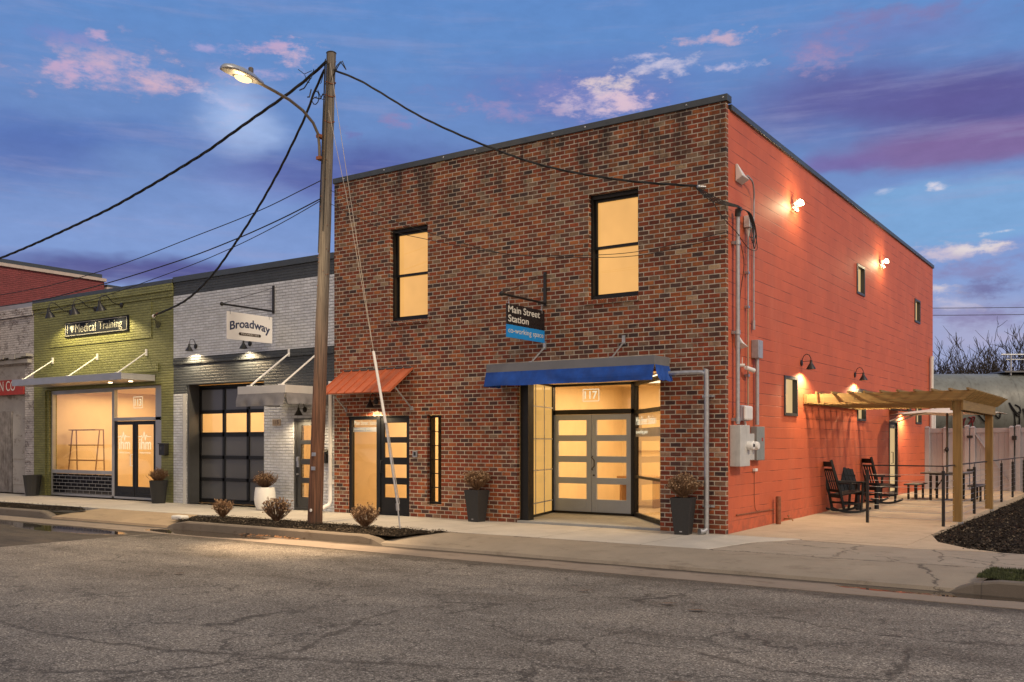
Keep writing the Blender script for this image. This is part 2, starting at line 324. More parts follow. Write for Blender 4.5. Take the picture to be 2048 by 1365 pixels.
# concretes
def concrete(name, c, joint=None, crk=0., segs=None, gut=0., dirt=.35, wet=False, tint=None, yjoint=None):
    m, t, b = newmat(name); p = pos(t); x_, y_, z_ = t.sep(p)[:3]
    cc = t.ramp(t.noise(p, 1.3, 7, .66), [(.25, tuple(q*.80 for q in c)), (.75, tuple(q*1.14 for q in c))])
    cc = t.mix(.35, cc, t.mix(1., cc, t.ramp(t.noise(p, 140., 2, .6), [(.3, (.55,)*3), (.7, (1.4,)*3)]), 'MULTIPLY'))
    cc = t.mix(t.m('MULTIPLY', t.mr(t.noise(t.vm('MULTIPLY', p, (2., 3.5, 4.)), 1., 8, .74), .52, .70), dirt), cc, (.09, .066, .045, 1))
    hh = t.noise(p, 45., 4)
    if joint:
        f = t.m('FRACT', t.m('DIVIDE', t.m('ADD', x_, 200.), joint)); e = t.m('MULTIPLY', t.m('MINIMUM', f, t.m('SUBTRACT', 1., f)), joint)
        j = t.mr(e, .012, .005); cc = t.mix(t.m('MULTIPLY', j, .6), cc, (.07, .06, .05, 1)); hh = t.m('SUBTRACT', hh, t.m('MULTIPLY', j, 2.))
    if yjoint:
        f = t.m('FRACT', t.m('DIVIDE', t.m('ADD', y_, 200.+yjoint[1]), yjoint[0])); e = t.m('MULTIPLY', t.m('MINIMUM', f, t.m('SUBTRACT', 1., f)), yjoint[0])
        j = t.mr(e, .014, .005); cc = t.mix(t.m('MULTIPLY', j, .5), cc, (.07, .06, .05, 1)); hh = t.m('SUBTRACT', hh, t.m('MULTIPLY', j, 2.))
    if crk:
        k = cracks(t, p, .7, .016, .4, .44); k = t.m('MULTIPLY', k, crk)
        cc = t.mix(k, cc, (.025, .02, .015, 1)); hh = t.m('SUBTRACT', hh, t.m('MULTIPLY', k, 3.))
    if segs:
        k = t.m('POWER', segcracks(t, p, segs[0], segs[1]), .6)
        cc = t.mix(t.m('MULTIPLY', k, .85), cc, (.03, .024, .018, 1)); hh = t.m('SUBTRACT', hh, t.m('MULTIPLY', k, 3.))
    if gut:
        eb = t.m('ADD', y_, t.m('MULTIPLY', t.m('SUBTRACT', t.noise(t.vm('MULTIPLY', p, (1.5, 4., 1.)), 1., 7, .72), .5), .35))
        cc = t.mix(t.m('MULTIPLY', t.mr(eb, -3.74, -3.58), gut), cc, (.035, .026, .018, 1))  # gutter dirt band; its dark also paints in the apron lip's shadow
    b.inputs['Roughness'].default_value = .82
    if wet:
        wt = wetness(t, p); cc = t.mix(t.m('MULTIPLY', wt, .85), cc, (.02, .015, .011, 1)); t.put(b.inputs['Roughness'], t.mr(wt, 0., 1., .85, .03))
        nb = t.new('ShaderNodeBump'); t.put(nb.inputs['Height'], hh); t.put(nb.inputs['Strength'], t.mr(wt, 0., 1., .35, 0.)); nb.inputs['Distance'].default_value = .006
        t.put(b.inputs['Normal'], nb.outputs[0])
    else: t.put(b.inputs['Normal'], t.bump(hh, .3, .006))
    t.put(b.inputs['Base Color'], cc)
    return m
concrete('new pale concrete', (.46, .43, .38), joint=1.83, dirt=.18)
concrete('apron concrete', (.265, .225, .175), dirt=.5, segs=([[(3.31, -1.9), (3.68, -2.75), (3.9, -3.4), (4.0, -3.55)], [(-4.6, -2.15), (.56, -2.14), (2.32, -2.2), (4.4, -2.15)]], .022), gut=.0)
concrete('left apron concrete', (.33, .245, .155), dirt=.45)
PC = [[(.3, -2.13), (.56, -2.14), (2.32, -2.24), (3.39, -2.27), (4.17, -2.15), (5.6, -2.1)], [(2.33, -2.23), (2.28, -.3)], [(1.4, -.2), (1.76, -.24), (2.27, -.41), (3., -.2), (3.68, -.2), (4.43, -.22)],
      [(3.27, -.14), (3.56, -1.12), (3.63, -1.86)], [(4.19, -.3), (4.22, -1.34), (4.23, -2.11)], [(3.56, -1.12), (4.05, -1.45), (4.59, -1.69), (5.5, -1.7)]]
concrete('old cracked concrete', (.29, .25, .20), crk=.6, dirt=.5, segs=(PC, .018))
concrete('patio concrete', (.46, .37, .27), dirt=.32, crk=.0, yjoint=(1.22, .3))
concrete('kerb stone', (.135, .112, .088), dirt=.95, joint=3.05)
concrete('gutter concrete', (.24, .195, .155), dirt=.7, wet=True, gut=.9)
concrete('threshold concrete', (.30, .31, .31), dirt=.2)
concrete('stained render', (.36, .35, .34), dirt=.7)
# ground, mulch, grass
paint('dry ground', (.10, .085, .055), .95, .35, 1.5, .6, 20)
m, t, b = newmat('bark mulch'); p = pos(t)
c = t.ramp(t.sep(t.voro(t.vm('MULTIPLY', p, (1., 1.6, 1.)), 42., 'F1', 'Color'))[0], [(0, (.007, .006, .005)), (.6, (.022, .018, .015)), (.93, (.055, .043, .033)), (1, (.13, .11, .09))])
t.put(b.inputs['Base Color'], c); b.inputs['Roughness'].default_value = .9
t.put(b.inputs['Normal'], t.bump(t.m('ADD', t.voro(p, 42.), t.noise(p, 14., 5)), 1., .05)); b.inputs['Specular IOR Level'].default_value = .05
m, t, b = newmat('mulch chips'); oi = t.sep(t.voro(pos(t), 30., 'F1', 'Color'))[0]
t.put(b.inputs['Base Color'], t.ramp(oi, [(0, (.008, .007, .006)), (.5, (.030, .025, .021)), (.85, (.075, .060, .046)), (1, (.24, .20, .15))])); b.inputs['Roughness'].default_value = .95; b.inputs['Specular IOR Level'].default_value = .1
paint('weedy turf', (.055, .068, .025), .9, .5, 9)
# wood
def wood(name, c0, c1, axis, rough=.7, k=28.):
    m, t, b = newmat(name); p = pos(t)
    s = [k, k, k]; s[axis] = 1.4
    n = t.noise(t.vm('MULTIPLY', p, tuple(s)), 1., 6, .65)
    cc = t.ramp(n, [(.3, c0), (.7, c1)])
    kn = t.mr(t.voro(t.vm('MULTIPLY', p, (3., 3., 3.)), 1.), .10, .04)
    cc = t.mix(t.m('MULTIPLY', kn, .5), cc, tuple(x*.35 for x in c0[:3]))
    t.put(b.inputs['Base Color'], cc); b.inputs['Roughness'].default_value = rough
    t.put(b.inputs['Normal'], t.bump(n, .3, .004)); return m, t, b, n
wood('treated pine upright', (.19, .122, .042), (.31, .20, .070), 2)
wood('treated pine crosswise', (.19, .122, .042), (.31, .20, .070), 0)
wood('treated pine lengthwise', (.19, .122, .042), (.31, .20, .070), 1)
m, t, b, n = wood('weathered pole timber', (.055, .032, .020), (.22, .13, .085), 2, .8, 34.)
p = pos(t); z = t.sep(p)[2]
hi = t.ramp(n, [(.3, (.075, .066, .056)), (.7, (.22, .195, .165))]); lo = t.ramp(n, [(.32, (.045, .020, .012)), (.68, (.20, .090, .050))])
cc = t.mix(t.mr(z, 1.6, 5.0), lo, hi); lc = t.mr(t.noise(t.vm('MULTIPLY', p, (60., 60., 1.6)), 1., 5, .7), .57, .66)
cc = t.mix(t.m('MULTIPLY', lc, .75), cc, (.015, .01, .008, 1)); cc = t.mix(t.mr(z, .45, .0, 0., .45), cc, (.04, .028, .022, 1))
t.put(b.inputs['Base Color'], cc)
paint('bark', (.055, .045, .038), .9, .3, 12, .3)
paint('dry stems', (.17, .095, .050), .9, .3, 40)
paint('dry stems dark', (.10, .055, .032), .9, .3, 40)
m, t, b = newmat('dry flower heads'); oi = t.sep(t.voro(pos(t), 22., 'F1', 'Color'))[0]
t.put(b.inputs['Base Color'], t.ramp(oi, [(0, (.13, .07, .035)), (.5, (.30, .18, .10)), (1, (.52, .38, .24))])); b.inputs['Roughness'].default_value = .9
# metals and paints
paint('black frame metal', (.007, .008, .010), .45, .1, spec=.35)
paint('black satin metal', (.012, .012, .013), .42, .15)
paint('charcoal frame', (.045, .047, .050), .45, .1)
paint('slate door paint', (.30, .36, .47), .45, .05, 3)
paint('parapet metal', (.050, .062, .072), .42, .12, 3)
paint('dark roof', (.05, .05, .05), .9)
paint('galvanised steel', (.42, .44, .47), .42, .18, 14, metal=.75)
paint('grey conduit', (.40, .41, .44), .45, .15, 14, metal=.35, dirt=.25)
paint('meter box enamel', (.50, .51, .50), .45, .08, 8, dirt=.2)
paint('dark meter enamel', (.24, .27, .27), .45, .08, 8, dirt=.15)
paint('white enamel', (.74, .74, .73), .4, .05, 5)
paint('white vinyl', (.37, .355, .40), .4, .05, 2, dirt=.1)
paint('white strut paint', (.80, .80, .78), .4, .04)
paint('silver awning metal', (.36, .37, .39), .35, .08, 3, metal=.3)
paint('grey awning metal', (.16, .17, .19), .42, .08, 3)
paint('pale awning metal', (.52, .52, .51), .4, .06, 3)
paint('grey awning canvas', (.19, .19, .205), .85, .12, 5, .2, 200)
paint('blue awning canvas', (.006, .062, .33), .75, .25, 5, .2, 200, dirt=.15)
paint('orange roof metal', (.44, .115, .050), .5, .14, 4, dirt=.25)
paint('planter plastic', (.022, .023, .025), .55, .15, 30, .1)
paint('white glazed pot', (.72, .72, .70), .22, .04, 3)
paint('rubber cable', (.012, .012, .013), .6)
paint('steel guy wire', (.42, .38, .33), .5, .1, metal=.5)
paint('rusty steel', (.22, .075, .035), .8, .35, 20, .4, 60)
paint('black rocking chair paint', (.016, .018, .021), .6, .15, 10, spec=.25)
paint('dark composite top', (.075, .065, .06), .65, .25, 30, .2)
paint('umbrella canvas', (.70, .68, .66), .8, .04)
paint('bronze metal', (.10, .085, .07), .45, .1)
paint('tank car paint', (.165, .18, .175), .5, .2, 1.2, dirt=.6)
paint('spray paint black', (.012, .012, .014), .6)
paint('spray paint red', (.16, .015, .02), .6)
paint('yellow placard', (.35, .22, .04), .6)
paint('red sign board', (.36, .035, .03), .55, .15, 5, dirt=.2)
paint('sign navy', (.010, .013, .022), .75, .05, spec=.1)
paint('sign black', (.012, .012, .015), .3, .05)
paint('sign blue', (.01, .24, .66), .35, .03)
paint('sign white', (.80, .80, .79), .4, .02)
paint('letter white', (.60, .60, .57), .6, .02)
paint('letter cream', (.24, .24, .23), .8, .02, spec=.1)
paint('letter navy', (.025, .038, .10), .5, .02)
paint('bronze letter', (.055, .035, .02), .5)
paint('tan plaque', (.40, .31, .22), .55, .1, 8)
paint('peeling plywood', (.22, .21, .21), .9, .35, 5, .4, 30, dirt=.9)
pbrick('red brick far', (.22, .048, .046), bs=.6)
paint('pale coping', (.50, .42, .36), .7, .1)
paint('mint plastic', (.05, .42, .30), .5)
paint('brown leaf', (.22, .11, .05), .9, .3, 30)
paint('brass valve', (.30, .16, .07), .4, .2, 20, metal=.7)
paint('interior cream', (.80, .64, .41), .8, .05, 2)
paint('interior floor', (.50, .38, .24), .5, .1, 2)
paint('interior white trim', (.85, .75, .55), .6, .03)
paint('interior brown', (.30, .17, .08), .7, .1)
# glowing materials; the glass decals glow in place of light from behind
def emis(name, c, k, var=.06, gloss=.0):
    m = bpy.data.materials.new(name); m.use_nodes = True; t = NT(m.node_tree); t.N.clear(); MATS[name] = m
    e = t.new('ShaderNodeEmission'); p = pos(t)
    n = t.noise(t.vm('MULTIPLY', p, (1.3, 1.3, 1.)), 1., 3, .5)
    t.put(e.inputs[0], t.mix(1., c, t.ramp(n, [(.3, (1-var,)*3), (.7, (1+var*.6,)*3)]), 'MULTIPLY')); e.inputs[1].default_value = k
    out = t.new('ShaderNodeOutputMaterial')
    if gloss:
        g = t.new('ShaderNodeBsdfGlossy'); g.inputs['Roughness'].default_value = .02
        fr = t.new('ShaderNodeFresnel'); fr.inputs[0].default_value = 1.45
        mx = t.new('ShaderNodeMixShader'); t.put(mx.inputs[0], t.m('MULTIPLY', fr.outputs[0], gloss)); t.L.new(e.outputs[0], mx.inputs[1]); t.L.new(g.outputs[0], mx.inputs[2])
        t.L.new(mx.outputs[0], out.inputs[0])
    else: t.L.new(e.outputs[0], out.inputs[0])
    return m
emis('lit blind', srgb(252, 188, 108), .95, .13, 1.3)
emis('lit narrow window', srgb(246, 208, 150), .85, .05, .5)
emis('frosted lit glass', srgb(246, 188, 104), .84, .08, .4)
emis('glass white decal', srgb(255, 236, 196), .92, .02)
emis('soft glass decal', srgb(255, 236, 200), 1.05, .02)
emis('warm bulb', (1., .72, .38, 1), 14.)
emis('street lamp lens', (1., .66, .27, 1), 2.6)
emis('flood bulb', (1., .80, .48, 1), 60.)
emis('ceiling tube', (1., .80, .50, 1), 3.)
def glass(name, tint=(1, 1, 1, 1), k=1., rough=.0):
    m = bpy.data.materials.new(name); m.use_nodes = True; t = NT(m.node_tree); t.N.clear(); MATS[name] = m
    tr = t.new('ShaderNodeBsdfTransparent'); tr.inputs[0].default_value = tint
    g = t.new('ShaderNodeBsdfGlossy'); g.inputs['Roughness'].default_value = rough; g.inputs[0].default_value = (.9, .9, .9, 1)
    fr = t.new('ShaderNodeFresnel'); fr.inputs[0].default_value = 1.5
    mx = t.new('ShaderNodeMixShader'); t.put(mx.inputs[0], t.m('MULTIPLY', fr.outputs[0], k, clamp=True))
    t.L.new(tr.outputs[0], mx.inputs[1]); t.L.new(g.outputs[0], mx.inputs[2])
    t.L.new(mx.outputs[0], t.new('ShaderNodeOutputMaterial').inputs[0]); return m
glass('clear glass', (.98, .97, .95, 1), 1.5)
m, t, b = newmat('smoked glass'); b.inputs['Base Color'].default_value = (.085, .088, .095, 1); b.inputs['Roughness'].default_value = .22; b.inputs['Specular IOR Level'].default_value = .6

# ------------------------------------------------------------------ mesh builder
class MB:
    def __init__(s, o=(0, 0, 0)): s.v = []; s.f = []; s.o = Vector(o)
    def add(s, vs, fs):
        k = len(s.v); s.v += [Vector(q) for q in vs]; s.f += [tuple(i+k for i in f) for f in fs]; return s
    def quad(s, a, b, c, d): return s.add([a, b, c, d], [(0, 1, 2, 3)])
    def box(s, x0, x1, y0, y1, z0, z1):
        return s.add([(x0, y0, z0), (x1, y0, z0), (x1, y1, z0), (x0, y1, z0), (x0, y0, z1), (x1, y0, z1), (x1, y1, z1), (x0, y1, z1)],
                     [(0, 3, 2, 1), (4, 5, 6, 7), (0, 1, 5, 4), (1, 2, 6, 5), (2, 3, 7, 6), (3, 0, 4, 7)])
    def hexa(s, b4, t4):
        return s.add(list(b4)+list(t4), [(0, 3, 2, 1), (4, 5, 6, 7), (0, 1, 5, 4), (1, 2, 6, 5), (2, 3, 7, 6), (3, 0, 4, 7)])
    def bar(s, a, b, w, h, up=(0, 0, 1)):
        a, b = Vector(a), Vector(b); d = (b-a).normalized(); up = Vector(up)
        if abs(d.dot(up)) > .99: up = Vector((0, 1, 0))
        x = d.cross(up).normalized()*w/2; y = x.cross(d).normalized()*h/2
        return s.hexa([a-x-y, a+x-y, b+x-y, b-x-y], [a-x+y, a+x+y, b+x+y, b-x+y])
    def prism(s, poly, z0, z1):
        n = len(poly)
        return s.add([(x, y, z0) for x, y in poly]+[(x, y, z1) for x, y in poly],
                     [tuple(range(n-1, -1, -1)), tuple(range(n, 2*n))]+[(i, (i+1) % n, (i+1) % n+n, i+n) for i in range(n)])
    def tube(s, pts, r, n=8, cap=True):
        pts = [Vector(q) for q in pts]; rs = r if isinstance(r, (list, tuple)) else [r]*len(pts)
        rings = []; px = None
        for i, q in enumerate(pts):
            d = (pts[min(i+1, len(pts)-1)]-pts[max(i-1, 0)]).normalized()
            if px is None:
                a = Vector((0, 0, 1)) if abs(d.z) < .9 else Vector((1, 0, 0)); px = d.cross(a).normalized()
            px = (px-d*px.dot(d)).normalized(); py = d.cross(px)
            rings.append([q+(px*math.cos(2*math.pi*k/n)+py*math.sin(2*math.pi*k/n))*rs[i] for k in range(n)])
        vs = [v for g in rings for v in g]; fs = []
        for i in range(len(pts)-1):
            for k in range(n): fs.append((i*n+k, i*n+(k+1) % n, (i+1)*n+(k+1) % n, (i+1)*n+k))
        if cap: fs += [tuple(range(n-1, -1, -1)), tuple((len(pts)-1)*n+k for k in range(n))]
        return s.add(vs, fs)
    def lathe(s, prof, c=(0, 0, 0), n=20, M=None, cap=True):
        c = Vector(c); vs = []
        for r, z in prof:
            for k in range(n):
                q = Vector((r*math.cos(2*math.pi*k/n), r*math.sin(2*math.pi*k/n), z))
                if M: q = M @ q
                vs.append(c+q)
        fs = [(i*n+k, i*n+(k+1) % n, (i+1)*n+(k+1) % n, (i+1)*n+k) for i in range(len(prof)-1) for k in range(n)]
        if cap: fs += [tuple(range(n-1, -1, -1)), tuple((len(prof)-1)*n+k for k in range(n))]
        return s.add(vs, fs)
    def ball(s, c, r, n=10, sc=(1, 1, 1)):
        c = Vector(c); m = n//2+1
        prof = [(r*math.sin(math.pi*i/(m)), -r*math.cos(math.pi*i/m)) for i in range(m+1)]
        prof[0] = (r*.02, -r); prof[-1] = (r*.02, r)
        return s.lathe(prof, c, n, Matrix.Diagonal(sc))
    def build(s, name, mat, parent=None, smooth=False, bevel=0., label=None, cat=None, group=None, kind=None, loc=None):
        me = bpy.data.meshes.new(name); o = s.o
        me.from_pydata([v-o for v in s.v], [], s.f); me.update()
        if smooth:
            me.polygons.foreach_set('use_smooth', [True]*len(me.polygons))
            try: me.set_sharp_from_angle(angle=R(42))
            except Exception: pass
        me.materials.append(MATS[mat]); ob = bpy.data.objects.new(name, me); col.objects.link(ob)
        if parent: ob.parent = parent
        else: ob.location = o
        if loc is not None: ob.location = loc
        if bevel:
            bv = ob.modifiers.new('bevel', 'BEVEL'); bv.width = bevel; bv.segments = 2; bv.limit_method = 'ANGLE'
        tag(ob, label, cat, group, kind); return ob
def tag(o, label=None, cat=None, group=None, kind=None):
    for k, v in (('label', label), ('category', cat), ('group', group), ('kind', kind)):
        if v: o[k] = v
    return o
def empty(name, loc, label, cat, group=None, rz=0):
    o = bpy.data.objects.new(name, None); col.objects.link(o); o.location = loc; o.rotation_euler = (0, 0, rz); o.empty_display_size = .2
    return tag(o, label, cat, group)
def copy_tree(o, parent=None):
    c = o.copy(); col.objects.link(c)
    if parent: c.parent = parent
    for ch in list(o.children): copy_tree(ch, c)
    return c
def text(name, s, mat, X, Y, origin, w=None, h=None, parent=None, po=(0, 0, 0), bend=0., bold=0., align='LEFT', spacing=1., depth=.002, shear=0.):
    """lettering fitted to a w x h box, its lower-left corner at origin, X and Y the reading and up directions"""
    cu = bpy.data.curves.new('t', 'FONT'); cu.body = s; cu.offset = bold; cu.space_character = spacing; cu.extrude = .01; cu.shear = shear
    ob = bpy.data.objects.new('t', cu); col.objects.link(ob)
    dg = bpy.context.evaluated_depsgraph_get(); dg.update()
    me = bpy.data.meshes.new_from_object(ob.evaluated_get(dg)); bpy.data.objects.remove(ob)
    xs = [v.co.x for v in me.vertices]; ys = [v.co.y for v in me.vertices]
    x0, x1, y0, y1 = min(xs), max(xs), min(ys), max(ys)
    sx = w/(x1-x0) if w else None; sy = h/(y1-y0) if h else sx
    if sx is None: sx = sy
    X, Y = Vector(X), Vector(Y); Z = X.cross(Y)
    for v in me.vertices:
        tt = (v.co.x-x0)/(x1-x0); px = (v.co.x-x0)*sx; py = (v.co.y-y0)*sy + bend*4*tt*(1-tt)
        v.co = Vector(origin)-Vector(po)+X*px+Y*py+Z*(depth if v.co.z > 0 else 0)
    me.materials.append(MATS[mat]); o = bpy.data.objects.new(name, me); me.name = name; col.objects.link(o)
    if parent: o.parent = parent
    return o
def light(name, typ, loc, power, color, parent=None, size=.1, spot=None, rot=None, blend=.6):
    l = bpy.data.lights.new(name, typ); l.energy = power; l.color = color
    if typ == 'POINT': l.shadow_soft_size = size
    if typ == 'SPOT': l.spot_size = R(spot); l.spot_blend = blend; l.shadow_soft_size = size
    if typ == 'AREA': l.shape = 'RECTANGLE'; l.size = size[0]; l.size_y = size[1]
    o = bpy.data.objects.new(name, l); col.objects.link(o); o.location = loc
    if rot: o.rotation_euler = rot
    if parent: o.parent = parent
    return o
ROOMC = (1., .70, .37); WARM = (1., .70, .40); WARMY = (1., .74, .42)

def smoothpts(P, n=5):
    P = [Vector(p) for p in P]; out = []
    for i in range(len(P)-1):
        p0, p1, p2, p3 = P[max(i-1, 0)], P[i], P[i+1], P[min(i+2, len(P)-1)]
        for k in range(n):
            t_ = k/n; out.append(.5*((2*p1)+(p2-p0)*t_+(2*p0-5*p1+4*p2-p3)*t_*t_+(3*p1-p0-3*p2+p3)*t_**3))
    out.append(P[-1]); return out
# wall with openings: a = running coordinate, d = depth inward, z up;  P maps to world
def wall(mb, P, a0, a1, z0, z1, ops, th):
    A = sorted({a0, a1, *[q for o in ops for q in o[:2]]}); Zs = sorted({z0, z1, *[q for o in ops for q in o[2:4]]})
    ins = lambda a, z: any(o[0] < a < o[1] and o[2] < z < o[3] for o in ops)
    for i in range(len(A)-1):
        for j in range(len(Zs)-1):
            if not ins((A[i]+A[i+1])/2, (Zs[j]+Zs[j+1])/2):
                mb.quad(P(A[i], 0, Zs[j]), P(A[i+1], 0, Zs[j]), P(A[i+1], 0, Zs[j+1]), P(A[i], 0, Zs[j+1]))
                mb.quad(P(A[i+1], th, Zs[j]), P(A[i], th, Zs[j]), P(A[i], th, Zs[j+1]), P(A[i+1], th, Zs[j+1]))
    for a, b, c, d in [o[:4] for o in ops]+[(a0, a1, z0, z1)]:
        mb.quad(P(a, 0, c), P(a, th, c), P(a, th, d), P(a, 0, d)); mb.quad(P(b, 0, c), P(b, th, c), P(b, th, d), P(b, 0, d))
        mb.quad(P(a, 0, d), P(b, 0, d), P(b, th, d), P(a, th, d))
        if c > z0+.01 or (a, b) == (a0, a1): mb.quad(P(a, 0, c), P(b, 0, c), P(b, th, c), P(a, th, c))
    return mb
PF = lambda a, d, z: (a, d, z)                  # street front
PE = lambda a, d, z: (-d, a, z)                 # east side

# ================================================================== SETTING
def sheet(name, x0, x1, y0, y1, z, mat, th=.0):
    return MB((0, 0, 0)).quad((x0, y0, z), (x1, y0, z), (x1, y1, z), (x0, y1, z)).build(name, mat, kind='structure')
sheet('ground', -700, 700, -700, 700, -.19, 'dry ground')
sheet('road', -80, 80, -30, -3.6, -.150, 'worn asphalt')
MB().box(-60, 30, -4.27, -3.40, -.2, -.143).build('gutter', 'gutter concrete', kind='structure')
# sidewalk (pale new concrete) along the fronts
MB().prism([(-60, -2.13), (.55, -2.13), (.75, -.9), (1.25, .02), (.02, .02), (.02, 1.), (-60, 1.)], -.18, 0).build('sidewalk', 'new pale concrete', kind='structure', bevel=.012)
MB().prism([(.57, -2.13), (8.0, -2.13), (8.0, -.30), (4.2, -.24), (2.93, -.40), (1.30, -.10), (1.27, .02), (.77, -.9)], -.18, -.004).build('old_pavement', 'old cracked concrete', kind='structure', bevel=.015)
# driveway aprons sloping to the gutter
def apron(name, xa, xb, xc, xd, mat):   # xa..xb along pavement line, xc..xd along gutter
    n = 24; mb = MB()
    for j in range(8):
        for i in range(n):
            def P(i, j):
                f = j/8; x = (xa+(xb-xa)*i/n)*(1-f)+(xc+(xd-xc)*i/n)*f; y = -2.14-1.33*f
                return (x, y, -.006-.095*f**1.5+.004*mnoise.noise(Vector((x*2, y*3, 0))))
            mb.quad(P(i, j+1), P(i+1, j+1), P(i+1, j), P(i, j))
    for i in range(n):
        a = xc+(xd-xc)*i/n; b = xc+(xd-xc)*(i+1)/n
        mb.quad((a, -3.50, -.16), (b, -3.50, -.16), (b, -3.47, -.101), (a, -3.47, -.101))
    return mb.build(name, mat, kind='structure', smooth=True)
apron('driveway_apron', -4.55, 4.60, -4.62, 4.22, 'apron concrete')
apron('left_driveway_apron', -14.55, -11.0, -14.35, -10.2, 'left apron concrete')
# kerbs
def kerb(name, x0, x1, tl=True, tr=True, zt=.0):
    mb = MB(); ys = -3.48; L = []
    n = max(8, int((x1-x0)/.25))
    for i in range(n+1):
        x = x0+(x1-x0)*i/n; z = zt
        if tl: z = min(z, zt-.13*max(0, 1-(x-x0)/.35))
        if tr: z = min(z, zt-.13*max(0, 1-(x1-x)/.35))
        j = .010*mnoise.noise(Vector((x*3, 1, 0)))+.006*mnoise.noise(Vector((x*11, 4, 0))); z += .006*mnoise.noise(Vector((x*5, 9, 0)))
        L.append([(x, ys-.03+j, -.16), (x, ys-.01+j, z-.02), (x, ys+.015+j, z), (x, ys+.17, z+.002), (x, ys+.175, -.16)])
    for a, b in zip(L, L[1:]):
        for k in range(4): mb.quad(a[k], b[k], b[k+1], a[k+1])
    mb.add(L[0], [(0, 1, 2, 3, 4)]); mb.add(L[-1], [(4, 3, 2, 1, 0)])
    return mb.build(name, 'kerb stone', kind='structure', smooth=True)
kerb('kerb', -10.25, -4.50); kerb('left_kerb', -60, -14.35, tl=False); kerb('right_kerb', 4.02, 30, tr=False, zt=.01)
# planting beds
def bed(name, poly, z, seed, chips, mat='bark mulch', amp=.03):
    xs = [p[0] for p in poly]; ys = [p[1] for p in poly]
    def inside(x, y):
        c = False; j = len(poly)-1
        for i in range(len(poly)):
            if (poly[i][1] > y) != (poly[j][1] > y) and x < (poly[j][0]-poly[i][0])*(y-poly[i][1])/(poly[j][1]-poly[i][1])+poly[i][0]: c = not c
            j = i
        return c
    bm = bmesh.new(); vs = [bm.verts.new((x, y, z)) for x, y in poly]; bm.faces.new(vs)
    for _ in range(4): bmesh.ops.subdivide_edges(bm, edges=bm.edges[:], cuts=1, use_grid_fill=True)
    bmesh.ops.triangulate(bm, faces=bm.faces[:])
    for v in bm.verts: v.co.z = z+amp*mnoise.noise(Vector((v.co.x*3, v.co.y*3, seed)))
    me = bpy.data.meshes.new(name); bm.to_mesh(me); bm.free(); me.materials.append(MATS[mat])
    o = bpy.data.objects.new(name, me); col.objects.link(o); o['kind'] = 'structure'
    mb = MB(); rng = random.Random(seed); k = 0
    while k < chips:
        x = rng.uniform(min(xs), max(xs)); y = min(ys)+(max(ys)-min(ys))*rng.random()**(1.9 if max(ys) > 5 else 1.)
        if not inside(x, y) and not (rng.random() < .35 and inside(x+rng.gauss(0, .05), y+rng.gauss(0, .05))): continue
        # nearer the kerb line shows larger: keep density even
        k += 1; a = rng.uniform(0, 6.28); big = 1.5 if max(ys) > 5 else 1.; l = rng.uniform(.012, .045)*big; w_ = rng.uniform(.006, .015)*big; t_ = rng.uniform(-.5, .5)
        d = Vector((math.cos(a), math.sin(a), t_)).normalized()*l/2; s = Vector((-math.sin(a), math.cos(a), rng.uniform(-.6, .6)))*w_/2
        c = Vector((x, y, z+.012+rng.uniform(0, .022)+amp*mnoise.noise(Vector((x*3, y*3, seed)))))
        mb.quad(c-d-s, c+d-s, c+d+s, c-d+s)
    mb.build(name+'_chips', 'mulch chips', kind='stuff', label='loose dark bark chips lying over the '+name.replace('_', ' '), cat='mulch')
bed('mulch_bed', [(-10.6, -2.35), (-10.2, -3.32), (-4.50, -3.32), (-4.15, -2.16), (-7.5, -2.14), (-10.2, -2.15)], .0, 3, 5200)
bed('left_mulch_bed', [(-30, -2.2), (-30, -3.3), (-14.6, -3.30), (-14.2, -2.75), (-15.2, -2.25)], .0, 5, 2500)
bed('side_mulch_bed', [(2.88, 2.0), (3.2, .75), (3.75, -.02), (4.5, -.22), (9, -.22), (9, 17), (2.88, 17)], -.02, 8, 22000, amp=.03)
MB().hexa([(-.1, .02, -.18), (2.86, .02, -.18), (2.86, 16.9, -.18), (-.1, 16.9, -.18)], [(-.1, .02, .002), (2.86, .02, .002), (2.86, 16.9, .100), (-.1, 16.9, .100)]).prism([(1.27, .02), (1.30, -.10), (2.93, -.40), (4.15, -.24), (3.7, .04), (3.15, .80), (2.86, 1.9), (.0, 1.9), (.0, .02)], -.17, -.002).build('patio', 'patio concrete', kind='structure')
# turf corner at right
vg = MB(); vx = [[(4.36, -2.14, -.014), (4.20, -2.75, -.050), (4.04, -3.31, -.105)], [(4.75, -2.14, -.010), (4.62, -2.75, -.004), (4.40, -3.31, -.012)], [(30, -2.14, -.01), (30, -2.75, -.006), (30, -3.31, -.01)]]
for a_, b_ in zip(vx, vx[1:]):
    for k in range(2): vg.quad(a_[k+1], b_[k+1], b_[k], a_[k])
vg.build('verge', 'bark mulch', kind='structure', smooth=True)
mb = MB(); rng = random.Random(4)
for i in range(15000):
    x = 4.25+abs(rng.gauss(0, 1.1)); y = rng.uniform(-3.31, -2.2)
    if mnoise.noise(Vector((x*2.2, y*3, 5))) < -.2: continue
    if x < 4.3+(-2.14-y)*-.1: continue
    a = rng.uniform(0, 6.28); h = rng.uniform(.012, .05); q = rng.uniform(.004, .02); c = Vector((x, y, -.006))
    mb.add([c+Vector((math.cos(a)*.006, math.sin(a)*.006, 0)), c-Vector((math.cos(a)*.006, math.sin(a)*.006, 0)), c+Vector((math.sin(a)*q, math.cos(a)*q, h))], [(0, 1, 2)])
mb.build('grass', 'weedy turf', kind='stuff', label='short patchy grass behind the right kerb', cat='grass')
mb = MB()
